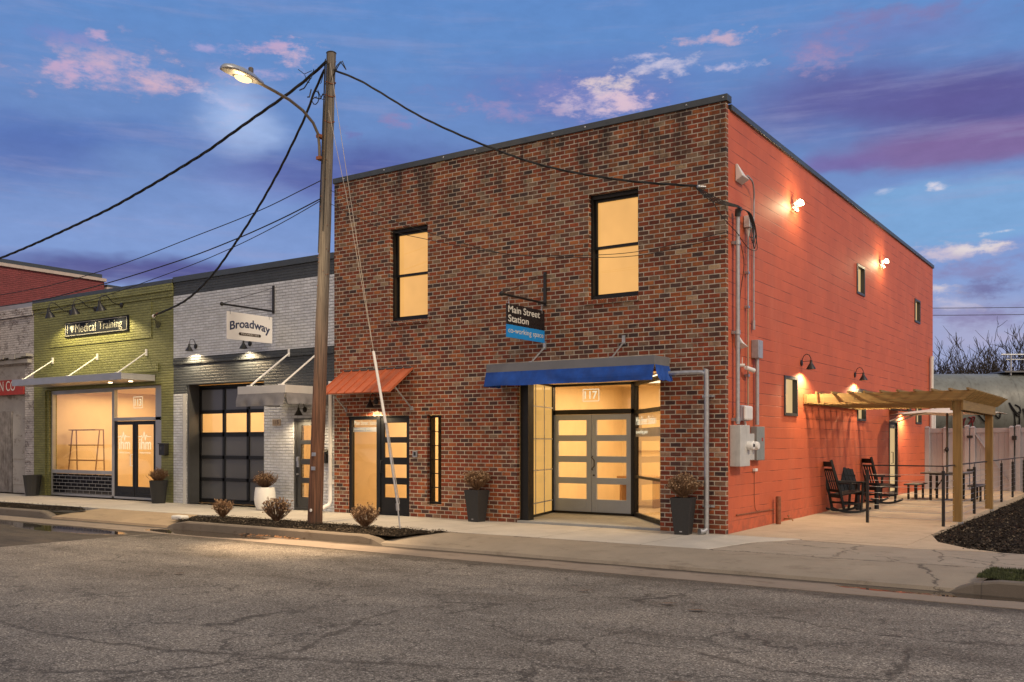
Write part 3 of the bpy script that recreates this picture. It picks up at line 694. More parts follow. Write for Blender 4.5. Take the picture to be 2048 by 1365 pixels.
for i in range(90):
    x = rng.uniform(-8, -6.3); y = -3.6+rng.gauss(0, .07); a = rng.uniform(0, 6.28); l = rng.uniform(.02, .05)
    c = Vector((x, y, -.132+rng.uniform(0, .015))); d = Vector((math.cos(a), math.sin(a), .2))*l; s = Vector((-math.sin(a), math.cos(a), .3))*l*.4
    mb.quad(c-d, c-s, c+d, c+s)
for x, y in [(1.75, -6.05), (2.15, -6.25), (-4.4, -7.5), (.6, -5.8), (3.2, -9.)]:
    c = Vector((x, y, -.135)); mb.quad(c+Vector((-.10, 0, 0)), c+Vector((0, -.03, .01)), c+Vector((.10, .02, .02)), c+Vector((.01, .05, 0)))
mb.build('leaf_litter', 'brown leaf', kind='stuff', label='dead brown leaves scattered on the street by the kerb', cat='leaves')

# ================================================================== BRICK BUILDING
O = (0, 0, 0)
B = empty('brick_building', O, 'two storey corner building with brown brick front and terracotta painted block side', 'building')
MAIN = [(-7.464, -6.436, 4.10, 6.057), (-2.642, -1.629, 4.15, 6.077), (-8.68, -6.93, .0, 2.115), (-6.455, -6.078, .27, 2.115), (-4.22, -1.204, .0, 2.80)]
wall(MB(), PF, -9.10, 0, 0, 7.27, MAIN, .10).build('front_wall', 'brown brick', B)
SIDE = [(8.404, 9.089, 5.16, 5.84), (15.014, 15.745, 5.17, 5.83), (3.019, 3.786, 2.09, 2.83), (8.434, 9.187, 2.09, 2.83), (15.169, 15.924, 2.12, 2.83), (11.732, 12.742, 0, 2.15)]
wall(MB(), lambda a, d, z: (-.006-d, a, z), .10, 17.8, 0, 7.17, SIDE, .12).build('side_wall', 'terracotta painted block', B)
MB().box(-9.10, 0-.13, 17.6, 17.79, 0, 7.1).box(-9.10, -8.95, .11, 17.59, 5.0, 7.17).build('rear_wall', 'terracotta painted block', B)
MB().box(-8.94, -.14, .11, 17.58, 6.80, 6.90).build('roof', 'dark roof', B)
cap = MB().box(-9.12, .035, -.035, .17, 7.27, 7.385).build('parapet_cap', 'parapet metal', B, bevel=.006)
c2 = MB().box(-.15, .035, .172, 17.84, 7.165, 7.262).box(-9.12, -8.93, .172, 17.84, 7.165, 7.262).build('parapet_cap', 'parapet metal', B, bevel=.006)
mb = MB()
for x in (-8.78, -7.6, -6.0, -5.2, -3.4, -2.7, -.7, -.04): MB().lathe([(.018, 0), (.012, .008)], (x, -.036, 7.33), 8, Matrix.Rotation(R(90), 3, 'X')).build('cap_screw', 'galvanised steel', cap)

# brick sills of soldier course
for x0, x1, z in ((-7.55, -6.40, 4.10), (-2.72, -1.60, 4.15)):
    sb = MB(); n = int((x1-x0)/.0813)
    for i in range(n):
        a = x0+(x1-x0)*i/n; b_ = x0+(x1-x0)*(i+1)/n
        sb.hexa([(a+.004, -.035, z-.085), (b_-.004, -.035, z-.085), (b_-.004, -.004, z-.085), (a+.004, -.004, z-.085)], [(a+.004, -.035, z-.012), (b_-.004, -.035, z-.012), (b_-.004, -.004, z+.002), (a+.004, -.004, z+.002)])
    sb.build('window_sill', 'brown brick', B)
def rect_frame(mb, P, a0, a1, z0, z1, d0, d1, w_, wz=None):
    wz = wz or w_
    def bx(a, b, c, d):
        mb.hexa([P(a, d0, c), P(b, d0, c), P(b, d1, c), P(a, d1, c)], [P(a, d0, d), P(b, d0, d), P(b, d1, d), P(a, d1, d)])
    bx(a0, a0+w_, z0, z1); bx(a1-w_, a1, z0, z1); bx(a0+w_, a1-w_, z0, z0+wz); bx(a0+w_, a1-w_, z1-wz, z1); return bx
def pane(P, a0, a1, z0, z1, d, mat, parent, o=(0, 0, 0), name='pane'):
    return MB(o).quad(P(a0, d, z0), P(a1, d, z0), P(a1, d, z1), P(a0, d, z1)).build(name, mat, parent)
# upper sash windows
for a0, a1, z0, z1 in MAIN[:2]:
    f = MB(); bx = rect_frame(f, PF, a0+.003, a1-.003, z0+.003, z1-.003, .095, .26, .045, .07)
    rect_frame(f, PF, a0+.048, a1-.048, (z0+z1)/2-.02, z1-.07, .16, .21, .04, .05); rect_frame(f, PF, a0+.048, a1-.048, z0+.07, (z0+z1)/2+.03, .20, .25, .04, .05)
    wo = f.build('window', 'black frame metal', B)
    pane(PF, a0+.07, a1-.07, z0+.10, z1-.10, .225, 'lit blind', wo)
# side windows
for a0, a1, z0, z1 in SIDE[:5]:
    f = MB(); rect_frame(f, PE, a0-.02, a1+.02, z0-.02, z1+.02, -.02, .10, .055)
    wo = f.build('window', 'charcoal frame', B); pane(PE, a0+.035, a1-.035, z0+.035, z1-.035, .08, 'lit narrow window', wo)
# side door
a0, a1, z0, z1 = SIDE[5]
f = MB(); rect_frame(f, PE, a0+.003, a1-.003, .01, z1-.003, -.01, .10, .055)
dr = f.build('door', 'charcoal frame', B)
f = MB(); rect_frame(f, PE, a0+.06, a1-.06, .05, z1-.06, .03, .075, .07, .16); f.build('door_leaf', 'charcoal frame', dr)
pane(PE, a0+.13, a1-.13, .21, z1-.22, .05, 'lit narrow window', dr)
MB().tube([(.0, a0+.24, .98), (.05, a0+.24, .98), (.05, a0+.24, 1.28), (.0, a0+.24, 1.28)], .012, 6).build('handle', 'black satin metal', dr)
# narrow grid window
a0, a1, z0, z1 = MAIN[3]
f = MB(); bx = rect_frame(f, PF, a0+.003, a1-.003, z0+.003, z1-.003, .095, .24, .025, .05)
for k in range(1, 6): z = z0+.06+(z1-z0-.12)*k/6; bx(a0+.05, a1-.05, z-.008, z+.008)
bx((a0+a1)/2+.03, (a0+a1)/2+.046, z0+.05, z1-.05)
wo = f.build('window', 'black frame metal', B); pane(PF, a0+.02, a1-.02, z0+.05, z1-.05, .17, 'clear glass', wo)
# side-light and black four-panel door, left entrance
def panel_door(P, a0, a1, z0, z1, d0, d1, rails, mat, stile=.11, parent=None, name='door', panemat='clear glass', o=(0, 0, 0)):
    f = MB(o); bx = rect_frame(f, P, a0, a1, z0, z1, d0, d1, stile, .01)
    zs = [z0]+[q for r in rails for q in r]+[z1]
    for i in range(0, len(zs), 2): bx(a0+stile, a1-stile, zs[i], zs[i+1])
    ob = f.build(name, mat, parent, bevel=.004)
    for lo, hi in rails: pane(P, a0+stile, a1-stile, lo, hi, (d0+d1)/2, panemat, ob, o)
    return ob
f = MB(); bx = rect_frame(f, PF, -8.677, -7.80, .003, 2.112, .03, .12, .075)
sl_ = f.build('window', 'black frame metal', B); pane(PF, -8.60, -7.875, .08, 2.04, .08, 'clear glass', sl_)
text('lettering', 'Main Street Station', 'glass white decal', (1, 0, 0), (0, 0, 1), (-8.56, .070, 1.925), .69, .10, sl_)
MB().box(-8.595, -7.88, .072, .074, 1.775, 1.875).build('lettering_band', 'silver awning metal', sl_)
text('lettering', 'co-working space', 'glass white decal', (1, 0, 0), (0, 0, 1), (-8.56, .068, 1.80), .48, .06, sl_)
f = MB(); rect_frame(f, PF, -7.797, -6.933, .003, 2.112, .03, .12, .03); f.build('door_frame', 'black frame metal', B)
# openings listed as glass ranges inside the leaf, bottom to top
d1_ = panel_door(PF, -7.765, -6.965, .03, 2.08, .05, .10, [(.376, .658), (.799, 1.079), (1.229, 1.539), (1.662, 1.963)], 'black frame metal', .085, B)
MB().tube([(-7.73, .05, .90), (-7.73, -.01, .92), (-7.73, -.01, 1.15), (-7.73, .05, 1.17)], .011, 6).build('handle', 'black satin metal', d1_, smooth=True)
# interior room, ground floor
rm = MB()
rm.quad((-9.0, 7, .01), (-.14, 7, .01), (-.14, 7, 3.0), (-9.0, 7, 3.0)).quad((-9.0, .13, .01), (-9.0, 7, .01), (-9.0, 7, 3.0), (-9.0, .13, 3.0))
rm.quad((-.14, .13, .01), (-.14, 7, .01), (-.14, 7, 3.0), (-.14, .13, 3.0)).quad((-9, .11, 3.0), (-.14, .11, 3.0), (-.14, 7, 3.0), (-9, 7, 3.0))
rm.quad((-5.6, .3, .01), (-5.6, 7, .01), (-5.6, 7, 3.0), (-5.6, .3, 3.0))
rm.quad((-5.6, .115, 2.81), (-.14, .115, 2.81), (-.14, .115, 3.0), (-5.6, .115, 3.0))
room = rm.build('interior_walls', 'interior cream', B)
MB().quad((-9, .11, .015), (-4.8, .11, .015), (-4.8, 7, .015), (-9, 7, .015)).quad((-4.8, 2.3, .015), (-.14, 2.3, .015), (-.14, 7, .015), (-4.8, 7, .015)).quad((-2.75, .12, .012), (-.14, .12, .012), (-.14, 2.29, .012), (-2.75, 2.29, .012)).build('interior_floor', 'interior floor', B)
# interior white doors, seen through the right pane
for x in (-3.9, -2.6, -1.5):
    f = MB(); bx = rect_frame(f, lambda a, d, z: (a, 6.9+d, z), x, x+.95, .02, 2.2, -.02, .05, .10); bx(x+.42, x+.53, .1, 2.1); bx(x+.1, x+.85, 1.0, 1.2)
    f.build('interior_door', 'interior white trim', B)
MB().box(-8.2, -7.0, 4.4, 5.0, .70, .74).box(-8.15, -8.1, 4.45, 4.95, .02, .70).box(-7.1, -7.05, 4.45, 4.95, .02, .70).build('interior_desk', 'interior brown', B)
for x0, x1 in ((-8.8, -5.8), (-5.3, -.5)):
    for y in (2.9, 4.9):
        MB().box(x0+.5, x1-.5, y-.06, y+.06, 2.93, 2.97).build('ceiling_tube', 'ceiling tube', B)
    light('room_light', 'AREA', ((x0+x1)/2, 3.9, 2.9), 170 if x0 < -6 else 235, ROOMC, B, (x1-x0-.6, 4.5))
light('room_light', 'AREA', (-.9, 1.4, 2.7), 34, ROOMC, B, (.8, 1.6))
for x0_, z0_, w_, h_ in ((-8.5, 1.3, .7, .5), (-7.3, 1.35, .5, .7), (-5.2, 1.3, .8, .6)):
    f = MB(); rect_frame(f, lambda a, d, z: (a, 6.92+d, z), x0_, x0_+w_, z0_, z0_+h_, 0, .04, .04); f.build('picture_frame', 'interior brown', B)
MB().box(-4.6, -3.6, 4.8, 5.5, .70, .75).box(-4.55, -4.5, 4.85, 5.45, .02, .70).box(-3.7, -3.65, 4.85, 5.45, .02, .70).build('interior_desk', 'interior brown', B)
MB().box(-3.0, -2.4, 3.9, 4.5, .42, .50).box(-3.0, -2.4, 4.42, 4.5, .50, .95).box(-2.96, -2.9, 3.94, 4.0, .02, .42).box(-2.5, -2.44, 3.94, 4.0, .02, .42).build('interior_chair', 'interior brown', B)
# recessed main entrance
al = MB()
al.quad((-4.22, .10, 2.78), (-1.204, .10, 2.78), (-2.80, 2.20, 2.78), (-4.74, 2.20, 2.78))
al.build('entrance_ceiling', 'interior cream', B)
MB().prism([(-4.6, .005), (-1.0, .005), (-2.75, 2.2), (-4.85, 2.2)], -.05, .045).build('entrance_step', 'threshold concrete', B, bevel=.006)
def PS(p0, p1):
    a, b = Vector(p0), Vector(p1); u_ = (b-a).normalized(); n_ = Vector((-u_.y, u_.x))
    return (lambda s, d, z: (a.x+u_.x*s+n_.x*d, a.y+u_.y*s+n_.y*d, z)), (b-a).length
# left splay: gridded frosted glass
P, L = PS((-4.195, .12), (-4.735, 2.12))
f = MB(); bx = rect_frame(f, P, .20, L, .05, 2.775, -.03, .03, .045)
f.box(-4.218, -4.03, .101, .30, .046, 2.775)
g1 = f.build('window', 'black frame metal', B); pane(P, .2, L-.02, .09, 2.76, .0, 'frosted lit glass', g1)
f = MB(); bx = lambda a, b_, c, d: f.hexa([P(a, -.028, c), P(b_, -.028, c), P(b_, -.012, c), P(a, -.012, c)], [P(a, -.028, d), P(b_, -.028, d), P(b_, -.012, d), P(a, -.012, d)])
for k in (1, 2): q = .245+(L-.29)*k/3; bx(q-.01, q+.01, .09, 2.74)
for z in (.32, .98, 1.62, 2.28): bx(.245, L-.05, z-.012, z+.012)
f.build('muntins', 'grey conduit', g1)
# back: transom, double door
yb = 2.13
f = MB(); bx = rect_frame(f, lambda a, d, z: (a, yb+d, z), -4.77, -2.74, .05, 2.775, 0, .10, .045)
bx(-4.72, -2.79, 2.135, 2.235); bx(-2.865, -2.74, .05, 2.775)
g2 = f.build('window', 'black frame metal', B); pane(lambda a, d, z: (a, yb+d, z), -4.73, -2.86, 2.23, 2.74, .05, 'clear glass', g2)
text('lettering', '117', 'glass white decal', (1, 0, 0), (0, 0, 1), (-3.965, yb+.035, 2.455), .30, .165, g2, bold=.02)
f = MB(); rect_frame(f, lambda a, d, z: (a, yb+.036+d, z), -4.01, -3.62, 2.405, 2.665, 0, .003, .014); f.build('number_border', 'glass white decal', g2)
PB = lambda a, d, z: (a, yb+d, z)
RL = [(.44, .76), (.90, 1.22), (1.355, 1.675), (1.80, 2.035)]
RL = [(.385, .74), (.865, 1.215), (1.335, 1.685), (1.79, 2.035)]
RL = [(.36, .68), (.81, 1.13), (1.26, 1.575), (1.70, 2.015)]
for k, (a, b_) in enumerate(((-4.725, -3.80), (-3.79, -2.865))):
    dd = panel_door(PB, a, b_, .05, 2.13, .02, .07, RL, 'slate door paint', .115, B)
    if k:
        MB().tube([(a+.03, yb+.02, .97), (a+.035, yb-.04, .99), (a+.10, yb-.05, 1.05), (a+.10, yb-.05, 1.17), (a+.035, yb-.04, 1.24), (a+.03, yb+.02, 1.26)], .011, 6).build('handle', 'black satin metal', dd, smooth=True)
        MB().lathe([(.022, 0), (.018, .012)], (a+.055, yb+.02, .86), 12, Matrix.Rotation(R(90), 3, 'X')).build('lock', 'black satin metal', dd)
# right splay
P, L = PS((-2.77, 2.15), (-1.215, .30))
f = MB(); bx = rect_frame(f, P, 0, L, .05, 2.775, -.03, .03, .05, .085)
bx(.05, L-.05, 2.12, 2.20); bx(.05, L-.05, .83, .88)
g3 = f.build('window', 'black frame metal', B); pane(P, .04, L-.04, .12, 2.74, .0, 'clear glass', g3)
Xd = Vector(P(1, 0, 0))-Vector(P(0, 0, 0))
text('lettering', 'Main Street Station', 'glass white decal', Xd, (0, 0, 1), P(.10, -.012, 1.895), 1.55, .165, g3)
bb = MB(); bb.hexa([P(.05, -.008, 1.66), P(2.3, -.008, 1.66), P(2.3, -.004, 1.66), P(.05, -.004, 1.66)], [P(.05, -.008, 1.83), P(2.3, -.008, 1.83), P(2.3, -.004, 1.83), P(.05, -.004, 1.83)])
bb.build('lettering_band', 'silver awning metal', g3)
text('lettering', 'co-working space', 'glass white decal', Xd, (0, 0, 1), P(.10, -.012, 1.70), .95, .095, g3)
light('entrance_light', 'POINT', (-3.3, 1.0, 2.6), 7, WARM, B, .08)

# ================================================================== GREY SHOP
O2 = (-12, 0, 0)
G = empty('grey_shop', O2, 'low painted brick shop in pale grey with charcoal bands and a glazed garage door', 'building')
def b2(): return MB(O2)
GOP = [(-14.274, -11.395, .0, 3.003), (-10.40, -9.50, .0, 2.10)]
wall(b2(), PF, -14.796, -9.104, 0, 5.62, GOP, .32).build('front_wall', 'grey painted brick', G)
b2().box(-14.79, -9.11, .33, 18, 5.3, 5.4).box(-14.79, -9.11, 17.8, 18, 0, 5.29).build('roof', 'dark roof', G)
b2().box(-14.796, -9.104, -.03, .34, 5.62, 5.76).build('parapet_cap', 'parapet metal', G, bevel=.006)
# soldier course band
sb = b2(); n = 80
for i in range(n):
    a = -14.77+5.66*i/n; sb.box(a+.003, a+.068, -.035, .0-.002, 3.52, 3.695)
sb.build('brick_band', 'grey painted brick', G)
b2().box(-14.39, -14.276, -.006, .34, .0, 2.775).box(-14.276, -14.2, .02, .33, 0, 3.0).build('door_jamb', 'charcoal frame', G)
b2().box(-14.40, -14.28, -.012, -.007, .0, 2.775).build('jamb_trim', 'letter white', G)
# garage door: 5 rows x 3+ columns
yd = .347
gd = b2(); PG = lambda a, d, z: (a, yd+d, z)
bx = rect_frame(gd, PG, -14.27, -11.40, .02, 2.99, 0, .06, .09)
rows = [(.13, .575), (.66, 1.13), (1.22, 1.69), (1.80, 2.27), (2.36, 2.87)]
cols = [(-14.16, -13.32), (-13.24, -12.42), (-12.34, -11.50)]
for i in range(4): bx(-14.18, -11.49, rows[i][1], rows[i+1][0])
bx(-14.18, -11.49, .10, rows[0][0]); bx(-14.18, -11.49, rows[4][1], 2.92)
for i in range(2): bx(cols[i][1], cols[i+1][0], .1, 2.9)
bx(-14.19, cols[0][0], .1, 2.9)
g = gd.build('garage_door', 'black frame metal', G)
for r_, (z0, z1) in enumerate(rows):
    for a0, a1 in cols: pane(PG, a0, a1, z0, z1, .03, 'clear glass' if r_ == 3 else 'smoked glass', g, O2)
# door 115
bxo = b2(); rect_frame(bxo, PF, -10.397, -9.503, .003, 2.097, .02, .12, .06); bxo.build('door_frame', 'charcoal frame', G)
d2_ = panel_door(PF, -10.335, -9.565, .02, 2.035, .05, .10, [(.30, .62), (.74, 1.04), (1.17, 1.50), (1.60, 1.93)], 'charcoal frame', .12, G, o=O2)
b2().box(-10.32, -10.25, .02, .05, .98, 1.22).box(-10.315, -10.255, .0, .02, 1.12, 1.20).tube([(-10.29, .05, .82), (-10.29, .0, .82)], .02, 8).build('keypad_lock', 'galvanised steel', d2_)
b2().quad((-14.7, 4.5, .01), (-9.2, 4.5, .01), (-9.2, 4.5, 3.1), (-14.7, 4.5, 3.1)).quad((-14.7, .45, .01), (-14.7, 4.5, .01), (-14.7, 4.5, 3.1), (-14.7, .45, 3.1)).quad((-9.2, .34, .01), (-9.2, 4.5, .01), (-9.2, 4.5, 3.1), (-9.2, .34, 3.1)).quad((-14.7, .34, 3.1), (-9.2, .34, 3.1), (-9.2, 4.5, 3.1), (-14.7, 4.5, 3.1)).build('interior_walls', 'interior cream', G)
b2().quad((-14.7, .33, .012), (-9.2, .33, .012), (-9.2, 4.5, .012), (-14.7, 4.5, .012)).build('interior_floor', 'interior floor', G)
f = b2(); bx = rect_frame(f, lambda a, d, z: (a, 4.4+d, z), -13.9, -12.9, 1.2, 2.3, 0, .05, .07); bx(-13.45, -13.38, 1.25, 2.25); bx(-13.85, -12.95, 1.7, 1.76); f.build('interior_window', 'interior white trim', G)
light('room_light', 'AREA', (-12+12, 2.4, 3.0), 175, ROOMC, G, (4.8, 3.2))
# small plaque and mailbox, on the wall
pl = empty('number_plaque', (-10.95, 0, 2.0), 'small tan number plaque on the pale wall under the grey canopy', 'plaque')
MB((-10.95, 0, 2.0)).box(-11.086, -10.82, -.02, -.002, 1.935, 2.085).build('plate', 'tan plaque', pl, bevel=.003)
text('lettering', '115', 'bronze letter', (1, 0, 0), (0, 0, 1), (-11.035, -.022, 1.965), .16, .095, pl, po=(-10.95, 0, 2.0), bold=.01)
mbx = empty('mailbox', (-9.36, 0, 1.1), 'black wall mailbox between the utility pole and the white downspout', 'mailbox')
MB((-9.36, 0, 1.1)).box(-9.47, -9.25, -.12, -.002, 1.09, 1.30).build('body', 'black satin metal', mbx, bevel=.01)
MB((-9.36, 0, 1.1)).hexa([(-9.475, -.13, 1.30), (-9.245, -.13, 1.30), (-9.245, -.002, 1.33), (-9.475, -.002, 1.33)], [(-9.475, -.13, 1.33), (-9.245, -.13, 1.33), (-9.245, -.002, 1.40), (-9.475, -.002, 1.40)]).build('lid', 'black satin metal', mbx, bevel=.005)
MB((-9.36, 0, 1.1)).box(-9.45, -9.39, -.133, -.131, 1.2, 1.28).build('label_card', 'white enamel', mbx)
dsp = empty('white_downspout', (-9.15, -.06, 0), 'white downspout in the corner between the grey shop and the brick front', 'downspout')
q = (-9.15, -.06, 0)
MB(q).tube([(-9.165, -.06, 2.9), (-9.165, -.06, .55), (-9.165, -.06, .25), (-9.175, -.10, .16), (-9.21, -.25, .10), (-9.23, -.32, .08)], .045, 12).build('pipe', 'white enamel', dsp, smooth=True)
MB(q).tube([(-9.165, -.06, .62), (-9.165, -.06, .74)], .058, 12).build('coupling', 'white enamel', dsp, smooth=True)
MB(q).box(-9.17, -9.11, -.02, -.003, .62, .72).build('wall_bracket', 'white enamel', dsp)

# ================================================================== GREEN SHOP
O3 = (-18, 0, 0)
Gr = empty('green_shop', O3, 'low olive green painted brick shop with a large lit display window', 'building')
def b3(): return MB(O3)
wall(b3(), PF, -21.37, -14.80, 0, 5.62, [(-20.775, -15.30, .0, 3.05)], .30).build('front_wall', 'green painted brick', Gr)
b3().box(-21.36, -14.81, .32, 18, 5.25, 5.35).build('roof', 'dark roof', Gr)
b3().box(-21.37, -14.80, -.05, .33, 5.62, 5.72).build('parapet_cap', 'parapet metal', Gr, bevel=.006)
# corbel step and header band (projecting brick), recess panel behind the sign
b3().box(-21.368, -14.802, -.055, -.002, 5.44, 5.618).box(-21.0, -14.803, -.02, -.002, 5.28, 5.438).build('cornice', 'green painted brick', Gr)
b3().box(-20.85, -15.40, -.035, -.002, 3.38, 3.60).build('brick_band', 'green painted brick', Gr)
b3().box(-20.5, -15.7, -.022, -.002, 4.28, 5.22).build('wall_panel', 'green painted brick', Gr)
b3().box(-20.77, -20.66, .05, .29, .0, 3.04).build('side_pilaster', 'green painted brick', Gr)
yg = .12; PGr = lambda a, d, z: (a, yg+d, z)
f = b3(); bx = rect_frame(f, PGr, -20.66, -15.42, .02, 3.04, 0, .11, .06)
bx(-17.66, -17.56, .02, 2.98); bx(-17.56, -15.48, 2.13, 2.22); bx(-20.60, -17.66, .66, .76); bx(-20.6, -17.66, 2.93, 2.98); bx(-15.72, -15.48, .02, 2.98)
sf = f.build('shopfront_frame', 'silver awning metal', Gr, bevel=.004)
wo = pane(PGr, -20.62, -17.64, .74, 2.95, .05, 'clear glass', Gr, O3, 'display_window')
tw = pane(PGr, -17.57, -15.70, 2.20, 2.99, .05, 'clear glass', Gr, O3, 'transom_window')
text('lettering', '113', 'glass white decal', (1, 0, 0), (0, 0, 1), (-16.66, yg+.03, 2.52), .29, .19, tw, po=O3, bold=.02)
f = b3(); rect_frame(f, lambda a, d, z: (a, yg+.03+d, z), -16.72, -16.32, 2.46, 2.77, 0, .003, .016); f.build('number_border', 'glass white decal', tw)
b3().box(-20.60, -17.68, yg+.012, yg+.08, .02, .65).build('tiled_base', 'black glazed tile', Gr)
for k, (a, b_) in enumerate(((-17.55, -16.65), (-16.63, -15.73))):
    f = b3(); rect_frame(f, PGr, a, b_, .07, 2.12, .01, .06, .085, .10); f.box(a+.086, b_-.086, yg+.012, yg+.056, .171, .36)
    dd = f.build('door', 'black frame metal', Gr, bevel=.004)
    pane(PGr, a+.08, b_-.08, .34, 2.03, .035, 'clear glass', dd, O3)
    text('lettering', 'ihm', 'soft glass decal', (1, 0, 0), (0, 0, 1), (a+.20, yg+.015, 1.36), .50, .30, dd, po=O3)
    z = 1.70; x = a+.16
    pts = [(0, 0), (.08, .0), (.12, .03), (.16, -.03), (.20, .0), (.24, .13), (.29, -.10), (.33, .05), (.37, 0), (.52, 0)]
    b3().tube([(x+p_, yg+.016, z+q_) for p_, q_ in pts], .009, 5).build('pulse_line', 'soft glass decal', dd)
    text('lettering', 'Medical Training', 'soft glass decal', (1, 0, 0), (0, 0, 1), (a+.22, yg+.015, 1.24), .46, .055, dd, po=O3)
b3().tube([(-16.72, yg, .92), (-16.72, yg-.06, .92), (-16.72, yg-.06, 1.22), (-16.72, yg, 1.22)], .014, 6).build('door_handle', 'white enamel', Gr, smooth=True)
b3().quad((-21.2, 4.2, .01), (-15, 4.2, .01), (-15, 4.2, 3.1), (-21.2, 4.2, 3.1)).quad((-21.2, .35, .01), (-21.2, 4.2, .01), (-21.2, 4.2, 3.1), (-21.2, .35, 3.1)).quad((-15, .35, .01), (-15, 4.2, .01), (-15, 4.2, 3.1), (-15, .35, 3.1)).quad((-21.2, .35, 3.1), (-15, .35, 3.1), (-15, 4.2, 3.1), (-21.2, 4.2, 3.1)).build('interior_walls', 'interior cream', Gr)
b3().quad((-21.2, .25, .012), (-15, .25, .012), (-15, 4.2, .012), (-21.2, 4.2, .012)).build('interior_floor', 'interior floor', Gr)
light('room_light', 'AREA', (-.1, 2.2, 3.0), 185, ROOMC, Gr, (5.4, 2.8))
sh = empty('ladder_shelf', (-20.3, 1.0, 0), 'open metal shelf rack inside the display window of the green shop', 'shelf')
q = (-20.3, 1.0, 0)
for x in (-21.0, -19.6): MB(q).tube([(x, .78, .02), (x, .98, 1.9), (x+.02, 1.1, 1.92)], .02, 6).tube([(x, 1.15, .02), (x, 1.1, 1.92)], .02, 6).build('upright', 'interior brown', sh)
for z in (.5, 1.0, 1.45, 1.9): MB(q).box(-21.0, -19.6, .85, 1.12, z, z+.03).build('shelf_board', 'interior brown', sh)
mbx = empty('mailbox', (-15.1, 0, 1.3), 'black wall mailbox beside the green shop doors above a round planter', 'mailbox')
q = (-15.1, 0, 1.3)
MB(q).box(-15.22, -14.98, -.14, -.002, 1.22, 1.50).build('body', 'black satin metal', mbx, bevel=.015)
MB(q).box(-15.23, -14.97, -.16, -.002, 1.50, 1.53).box(-15.17, -15.10, -.145, -.141, 1.36, 1.43).build('lid', 'charcoal frame', mbx, bevel=.004)

# ================================================================== OLD WHITE SHOP
O4 = (-24, 0, 0)
Wh = empty('old_white_shop', O4, 'derelict shop with peeling white brick and boarded front at the left edge', 'building')
def b4(): return MB(O4)
wall(b4(), PF, -31, -21.375, 0, 5.55, [(-30, -21.86, 0, 3.85)], .35).build('front_wall', 'peeling white brick', Wh)
b4().box(-31, -21.38, .36, 18, 5.1, 5.2).build('roof', 'dark roof', Wh)
b4().box(-31, -21.375, -.04, .36, 5.55, 5.68).build('parapet_cap', 'silver awning metal', Wh)
b4().box(-31, -21.378, -.06, -.002, 5.30, 5.548).build('cornice', 'peeling white brick', Wh)
co = b4()
for i in range(30): a = -31+i*.32; co.box(a, a+.31, -.20-.02*(i % 2), -.002, 4.02+.03*(i % 3), 4.16)
co.box(-31, -21.5, -.12, -.002, 3.90, 4.01)
co.build('broken_ledge', 'stained render', Wh)
b4().box(-30, -21.87, .03, .34, 3.0, 3.845).build('lintel', 'stained render', Wh)
fb = b4().box(-30, -21.9, -.03, .028, 2.98, 3.43).build('fascia_board', 'red sign board', Wh)
text('lettering', 'IN CO', 'letter white', (1, 0, 0), (0, 0, 1), (-23.34, -.034, 3.10), .99, .30, fb, po=O4)
b4().box(-30, -21.87, .12, .2, .02, 2.99).box(-22.72, -21.9, .09, .119, .28, .95).box(-22.72, -21.9, .09, .119, 1.05, 2.4).build('boarded_front', 'stained render', Wh)
b4().box(-24.6, -22.76, .08, .118, .03, 2.50).build('plywood_sheet', 'peeling plywood', Wh)

# tall red building further back
O5 = (-30, 6, 0)
Rb = empty('red_brick_building', O5, 'taller red brick building rising behind the old white shop', 'building')
MB(O5).box(-42, -26.0, -2, 5.2, 0, 7.45).box(-42, -26.0, 5.2, 22, 0, 7.15).build('wall', 'red brick far', Rb)
MB(O5).box(-42, -25.93, -2.05, 5.25, 7.45, 7.56).box(-42, -25.93, 5.26, 22, 7.15, 7.26).build('coping', 'pale coping', Rb)
MB(O5).box(-42, -25.97, -1.9, 5.1, 7.56, 7.70).box(-42, -25.97, 5.3, 22, 7.26, 7.36).build('roof_edge', 'parapet metal', Rb)

# ================================================================== AWNINGS
# green shop canopy (flat silver)
A = empty('flat_canopy', (-18.1, 0, 3.2), 'long flat silver canopy over the green shopfront held by three white struts', 'canopy'); q = (-18.1, 0, 3.2)
MB(q).box(-20.72, -15.55, -.978, -.005, 3.14, 3.30).build('deck', 'silver awning metal', A, bevel=.008)
MB(q).box(-20.73, -15.54, -.99, -.979, 3.13, 3.31).build('fascia', 'silver awning metal', A)
for x in (-20.25, -18.03, -15.82):
    MB(q).tube([(x-.03, -.9, 3.31), (x-.10, -.02, 3.90)], .017, 6).box(x-.13, x-.07, -.03, -.003, 3.82, 3.99).box(x-.06, x, -.95, -.85, 3.30, 3.33).build('strut', 'white strut paint', A)
# scalloped valance under-side: small curtain lights pattern left out; recessed lamps under canopy
for x in (-17.0, -16.1):
    MB(q).lathe([(.05, 0), (.05, .012)], (x, -.35, 3.126), 12).build('downlight', 'warm bulb', A)
    light('downlight_glow', 'SPOT', (x-q[0], -.12, 3.10-q[2]), 9, WARM, A, .03, 110, (0, 0, 0))
